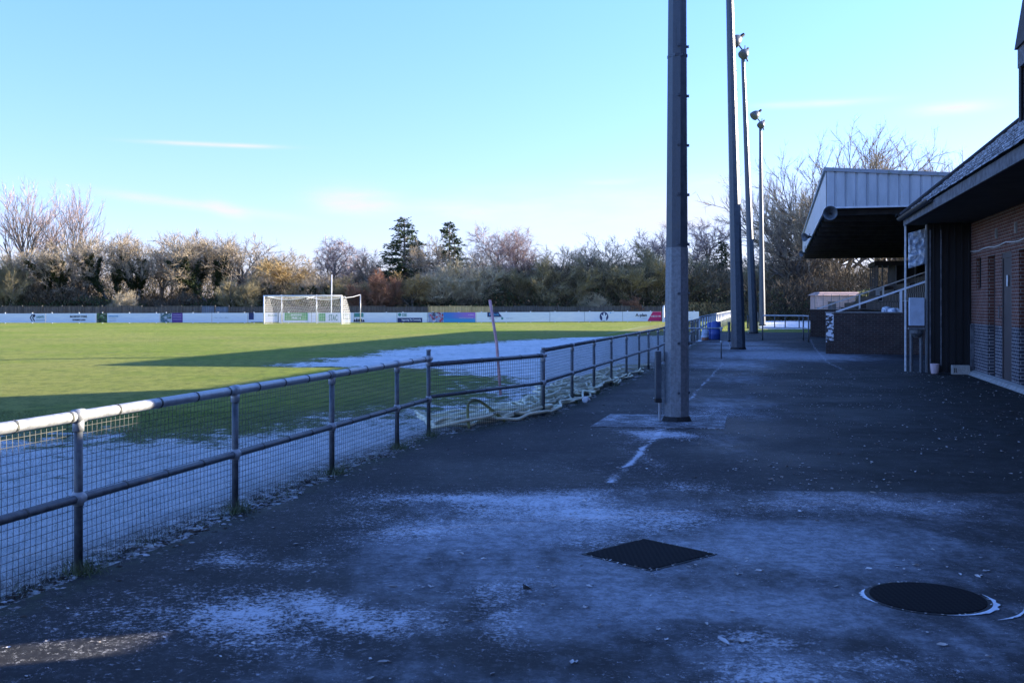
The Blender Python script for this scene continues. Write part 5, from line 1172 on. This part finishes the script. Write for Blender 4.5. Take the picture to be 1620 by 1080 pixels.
for _ in range(52000):
    x = rn.uniform(-66, 52) if rn.random() < .6 else rn.uniform(-66, 0); y = 104 + abs(rn.gauss(0, 5)) + max(0, x) * .12; z = topz(x * 1.7 + 9) * (.55 if x < -3 else .85) * rn.random(); p = Vector((x, y, z)); a = Vector((rn.gauss(0, 1), rn.gauss(0, 1), rn.gauss(0, 1))).normalized(); b = a.orthogonal().normalized(); s = rn.uniform(.05, .13); n = len(V)
    V += [tuple(p - a * s), tuple(p + b * s * .6), tuple(p + a * s), tuple(p - b * s * .6)]; F.append((n, n + 1, n + 2, n + 3))
me = mesh_of('bramble_leaves', V, F, M['ivy']); o = bpy.data.objects.new('bramble_leaves', me); sc.collection.objects.link(o); tag(o, 'dark ivy and bramble leaves at the foot of the trees', 'undergrowth', kind='stuff')
# far wood beyond
V, F = [], []
for _ in range(70000):
    x = rn.uniform(-130, 130); y = rn.uniform(160, 185); zt = 6.2 + 2.0 * noise.noise(Vector((x * .05, 1.1, 0))) + 1.6 * noise.noise(Vector((x * .2, 5, 0))); z = zt * rn.random() ** .6; d = Vector((rn.gauss(0, .5), rn.gauss(0, .5), 1)).normalized(); L = rn.uniform(.6, 2.0); a = d.orthogonal().normalized(); a.rotate(Matrix.Rotation(rn.uniform(0, 6.3), 3, d)); w = rn.uniform(.02, .09); p = Vector((x, y, z)); n = len(V)
    V += [tuple(p - a * w), tuple(p + a * w), tuple(p + d * L)]; F.append((n, n + 1, n + 2))
me = mesh_of('far_wood', V, F, M['scrub']); o = bpy.data.objects.new('far_wood', me); sc.collection.objects.link(o); tag(o, 'far-off brown wood seen in the gaps of the treeline', 'wood', kind='stuff')

# ------------------------------------------------------------------ small ground cover
rn = random.Random(5)
# grass blades in the frosted near part of the pitch
N = 90000; d_ = 6.0 + (17.5 - 6.0) * np.random.RandomState(3).rand(N) ** 1.2; RS = np.random.RandomState(4)
kx = -0.52 + RS.rand(N) * 0.50; Xs = kx * d_; Pn = np.stack([Xs, d_], 1)
fx = np.interp(d_, [p.y for p in FENCE], [p.x for p in FENCE]); keep = Xs < fx - 0.02; keep |= (RS.rand(N) < .0)
Pn = Pn[keep]; fr = frost_at(Pn); V = []; Fc = []; at = []
for (x, y), f in zip(Pn, fr):
    h = rn.uniform(.012, .035); a = rn.uniform(0, 6.28); lx, ly = rn.gauss(0, .014), rn.gauss(0, .014); w = .0022; n = len(V)
    V += [(x - w * math.cos(a), y - w * math.sin(a), 0), (x + w * math.cos(a), y + w * math.sin(a), 0), (x + lx, y + ly, h)]; Fc.append((n, n + 1, n + 2)); k = min(1, max(0, f * 1.25 - rn.random() * .85)); at += [k * .95] * 3
me = bpy.data.meshes.new('grass_blades'); me.from_pydata(V, [], Fc); me.attributes.new('frost', 'FLOAT', 'POINT').data.foreach_set('value', at); me.materials.append(M['blade'])
o = bpy.data.objects.new('grass_blades', me); sc.collection.objects.link(o); tag(o, 'short frosty grass blades behind the nearest railing', 'grass', kind='stuff')
# tufts along the railing foot
V, Fc, at = [], [], []
def tuft(cx, cy, n_, h0, spread, fro):
    for _ in range(n_):
        x, y = cx + rn.gauss(0, spread), cy + rn.gauss(0, spread); h = h0 * rn.uniform(.4, 1.2); a = rn.uniform(0, 6.28); lx, ly = rn.gauss(0, h * .5), rn.gauss(0, h * .5); w = .003; n = len(V)
        V.extend([(x - w * math.cos(a), y - w * math.sin(a), 0), (x + w * math.cos(a), y + w * math.sin(a), 0), (x + lx, y + ly, h)]); Fc.append((n, n + 1, n + 2)); at.extend([fro * rn.random()] * 3)
for A, B in zip(F_[:4], F_[1:5]):
    L = (B - A).length; t = 0
    while t < L:
        q = A + (B - A) * (t / L); tuft(q.x + rn.gauss(0, .06), q.y, rn.choice((8, 18, 30)), .06, .06, .5); t += rn.uniform(.12, .35)
for px in (124, 372, 525, 628, 678):
    q = F_[0] + dA * on_line(F_[0], dA, px); tuft(q.x + .04, q.y - .02, 160, .13, .06, .15)
for px in (905, 939, 967): q = F_[3] + d3 * on_line(F_[3], d3, px); tuft(q.x + .04, q.y - .02, 100, .10, .05, .1)
me = bpy.data.meshes.new('grass_tufts'); me.from_pydata(V, [], Fc); me.attributes.new('frost', 'FLOAT', 'POINT').data.foreach_set('value', at); me.materials.append(M['blade'])
o = bpy.data.objects.new('grass_tufts', me); sc.collection.objects.link(o); tag(o, 'ragged grass tufts at the foot of the railing posts', 'grass', kind='stuff')
# stones and soil crumbs along the edge of the tarmac
def lump(mb, c, r):
    n = len(mb.v); st = [(0, 0, 1), (1, 0, 0), (0, 1, 0), (-1, 0, 0), (0, -1, 0), (.7, .7, .5), (-.7, .7, .5), (-.7, -.7, .5), (.7, -.7, .5)]; k = [rn.uniform(.6, 1.15) for _ in st]
    mb.v += [(c[0] + a * r * q * 1.1, c[1] + b * r * q, c[2] + z * r * q * .6) for (a, b, z), q in zip(st, k)]; mb.f += [(n + i, n + j, n + l) for i, j, l in ((0, 8, 5), (0, 5, 6), (0, 6, 7), (0, 7, 8), (1, 2, 5), (2, 3, 6), (3, 4, 7), (4, 1, 8), (1, 5, 8), (2, 6, 5), (3, 7, 6), (4, 8, 7))]
st, so = MB(), MB()
for A, B, dens in ((F_[0], F_[2], 210), (F_[2], F_[3], 90), (F_[3], F_[4], 28)):
    L = (B - A).length; dd = (B - A).normalized(); nr = Vector((dd.y, -dd.x))
    for _ in range(int(L * dens)):
        t = rn.uniform(0, L); o_ = rn.gauss(.10, .13); q = A + dd * t + nr * o_; r = min(.030, abs(rn.gauss(.005, .008)) + .004); lump(st if rn.random() < .42 else so, (q.x, q.y, .0), r)
tag(st.build('edge_stones', M['stone'], uv=False), 'frosted stones and gravel between the grass and the tarmac', 'gravel', kind='stuff')
tag(so.build('soil_crumbs', M['soil'], uv=False), 'dark soil crumbs along the foot of the railing', 'soil', kind='stuff')
# dead leaves and specks
m = MB()
def leafq(x, y, s):
    a = rn.uniform(0, 6.28); c, si = math.cos(a), math.sin(a); pts = [(-1, 0, .1), (-.3, .45, rn.uniform(.0, .5)), (.5, .35, rn.uniform(0, .4)), (1, 0, .25), (.4, -.4, rn.uniform(0, .5)), (-.4, -.35, rn.uniform(0, .3))]
    n = len(m.v); m.v += [(x + (p * c - q * si) * s, y + (p * si + q * c) * s, .010 + z * s) for p, q, z in pts] + [(x, y, .009)]; m.f += [(n + 6, n + i, n + (i + 1) % 6) for i in range(6)]
cnt = 0
while cnt < 2300:
    u = 3.5 + 28 * rn.random() ** 1.2; v = rn.uniform(-4, 8); p = PF(u, v)
    if v < float(left_v(u)) + .25 or v > 4.9: continue
    dark = (v > -.5 and 9.8 < u < 29); 
    if not dark and rn.random() > .45: continue
    if noise.noise(Vector((p.x * .8, p.y * .8, 0))) + rn.uniform(-.25, .25) < (-.05 if dark else .05): continue
    leafq(p.x, p.y, min(.034, .007 + abs(rn.gauss(0, .011)))); cnt += 1
for px, py, s in ((1145, 1018, .06), (1172, 1017, .05), (1165, 910, .035), (1040, 806, .03), (620, 930, .03), (606, 1050, .035), (905, 1050, .03), (1060, 840, .03), (1265, 810, .03), (1100, 756, .03), (740, 985, .03), (700, 985, .03), (1490, 1023, .03), (1560, 905, .03), (300, 903, .03), (560, 822, .02), (680, 930, .03), (1200, 905, .028)):
    p = G(px, py); leafq(p.x, p.y, s); leafq(p.x + s * .8, p.y + s * .3, s * .6)
for k in range(90):
    a = rn.uniform(0, 6.28); r_ = .22 + abs(rn.gauss(0, .12)); leafq(2.51 + r_ * math.cos(a), 15.9 + r_ * math.sin(a), rn.uniform(.012, .03))
for A_, B_ in (((920, 878), (1030, 905)), ((1030, 905), (1135, 878)), ((1018, 853), (1135, 878)), ((920, 878), (1018, 853))):
    for k in range(16): tt = rn.random(); q_ = G(*A_).lerp(G(*B_), tt); leafq(q_.x + rn.gauss(0, .015), q_.y + rn.gauss(0, .015), rn.uniform(.006, .02))
for k in range(26): a = rn.uniform(0, 6.28); leafq(cr.x + (R + .02) * math.cos(a), cr.y + (R + .02) * math.sin(a), rn.uniform(.005, .016))
tag(m.build('leaf_litter', M['leaf_litter'], uv=False), 'small frosted dead leaves scattered over the tarmac', 'leaves', kind='stuff')
p = G(835, 934); m = MB(); m.add([(p.x - .03, p.y, .01), (p.x + .03, p.y, .01), (p.x + .01, p.y + .03, .012), (p.x - .012, p.y + .005, .035), (p.x - .03, p.y + .02, .04)], [(0, 1, 2), (0, 2, 4), (0, 3, 4), (1, 2, 3), (0, 1, 3), (2, 3, 4)]); tag(m.build('curled_leaf', M['black']), 'single curled black leaf in the middle of the near tarmac', 'leaf')
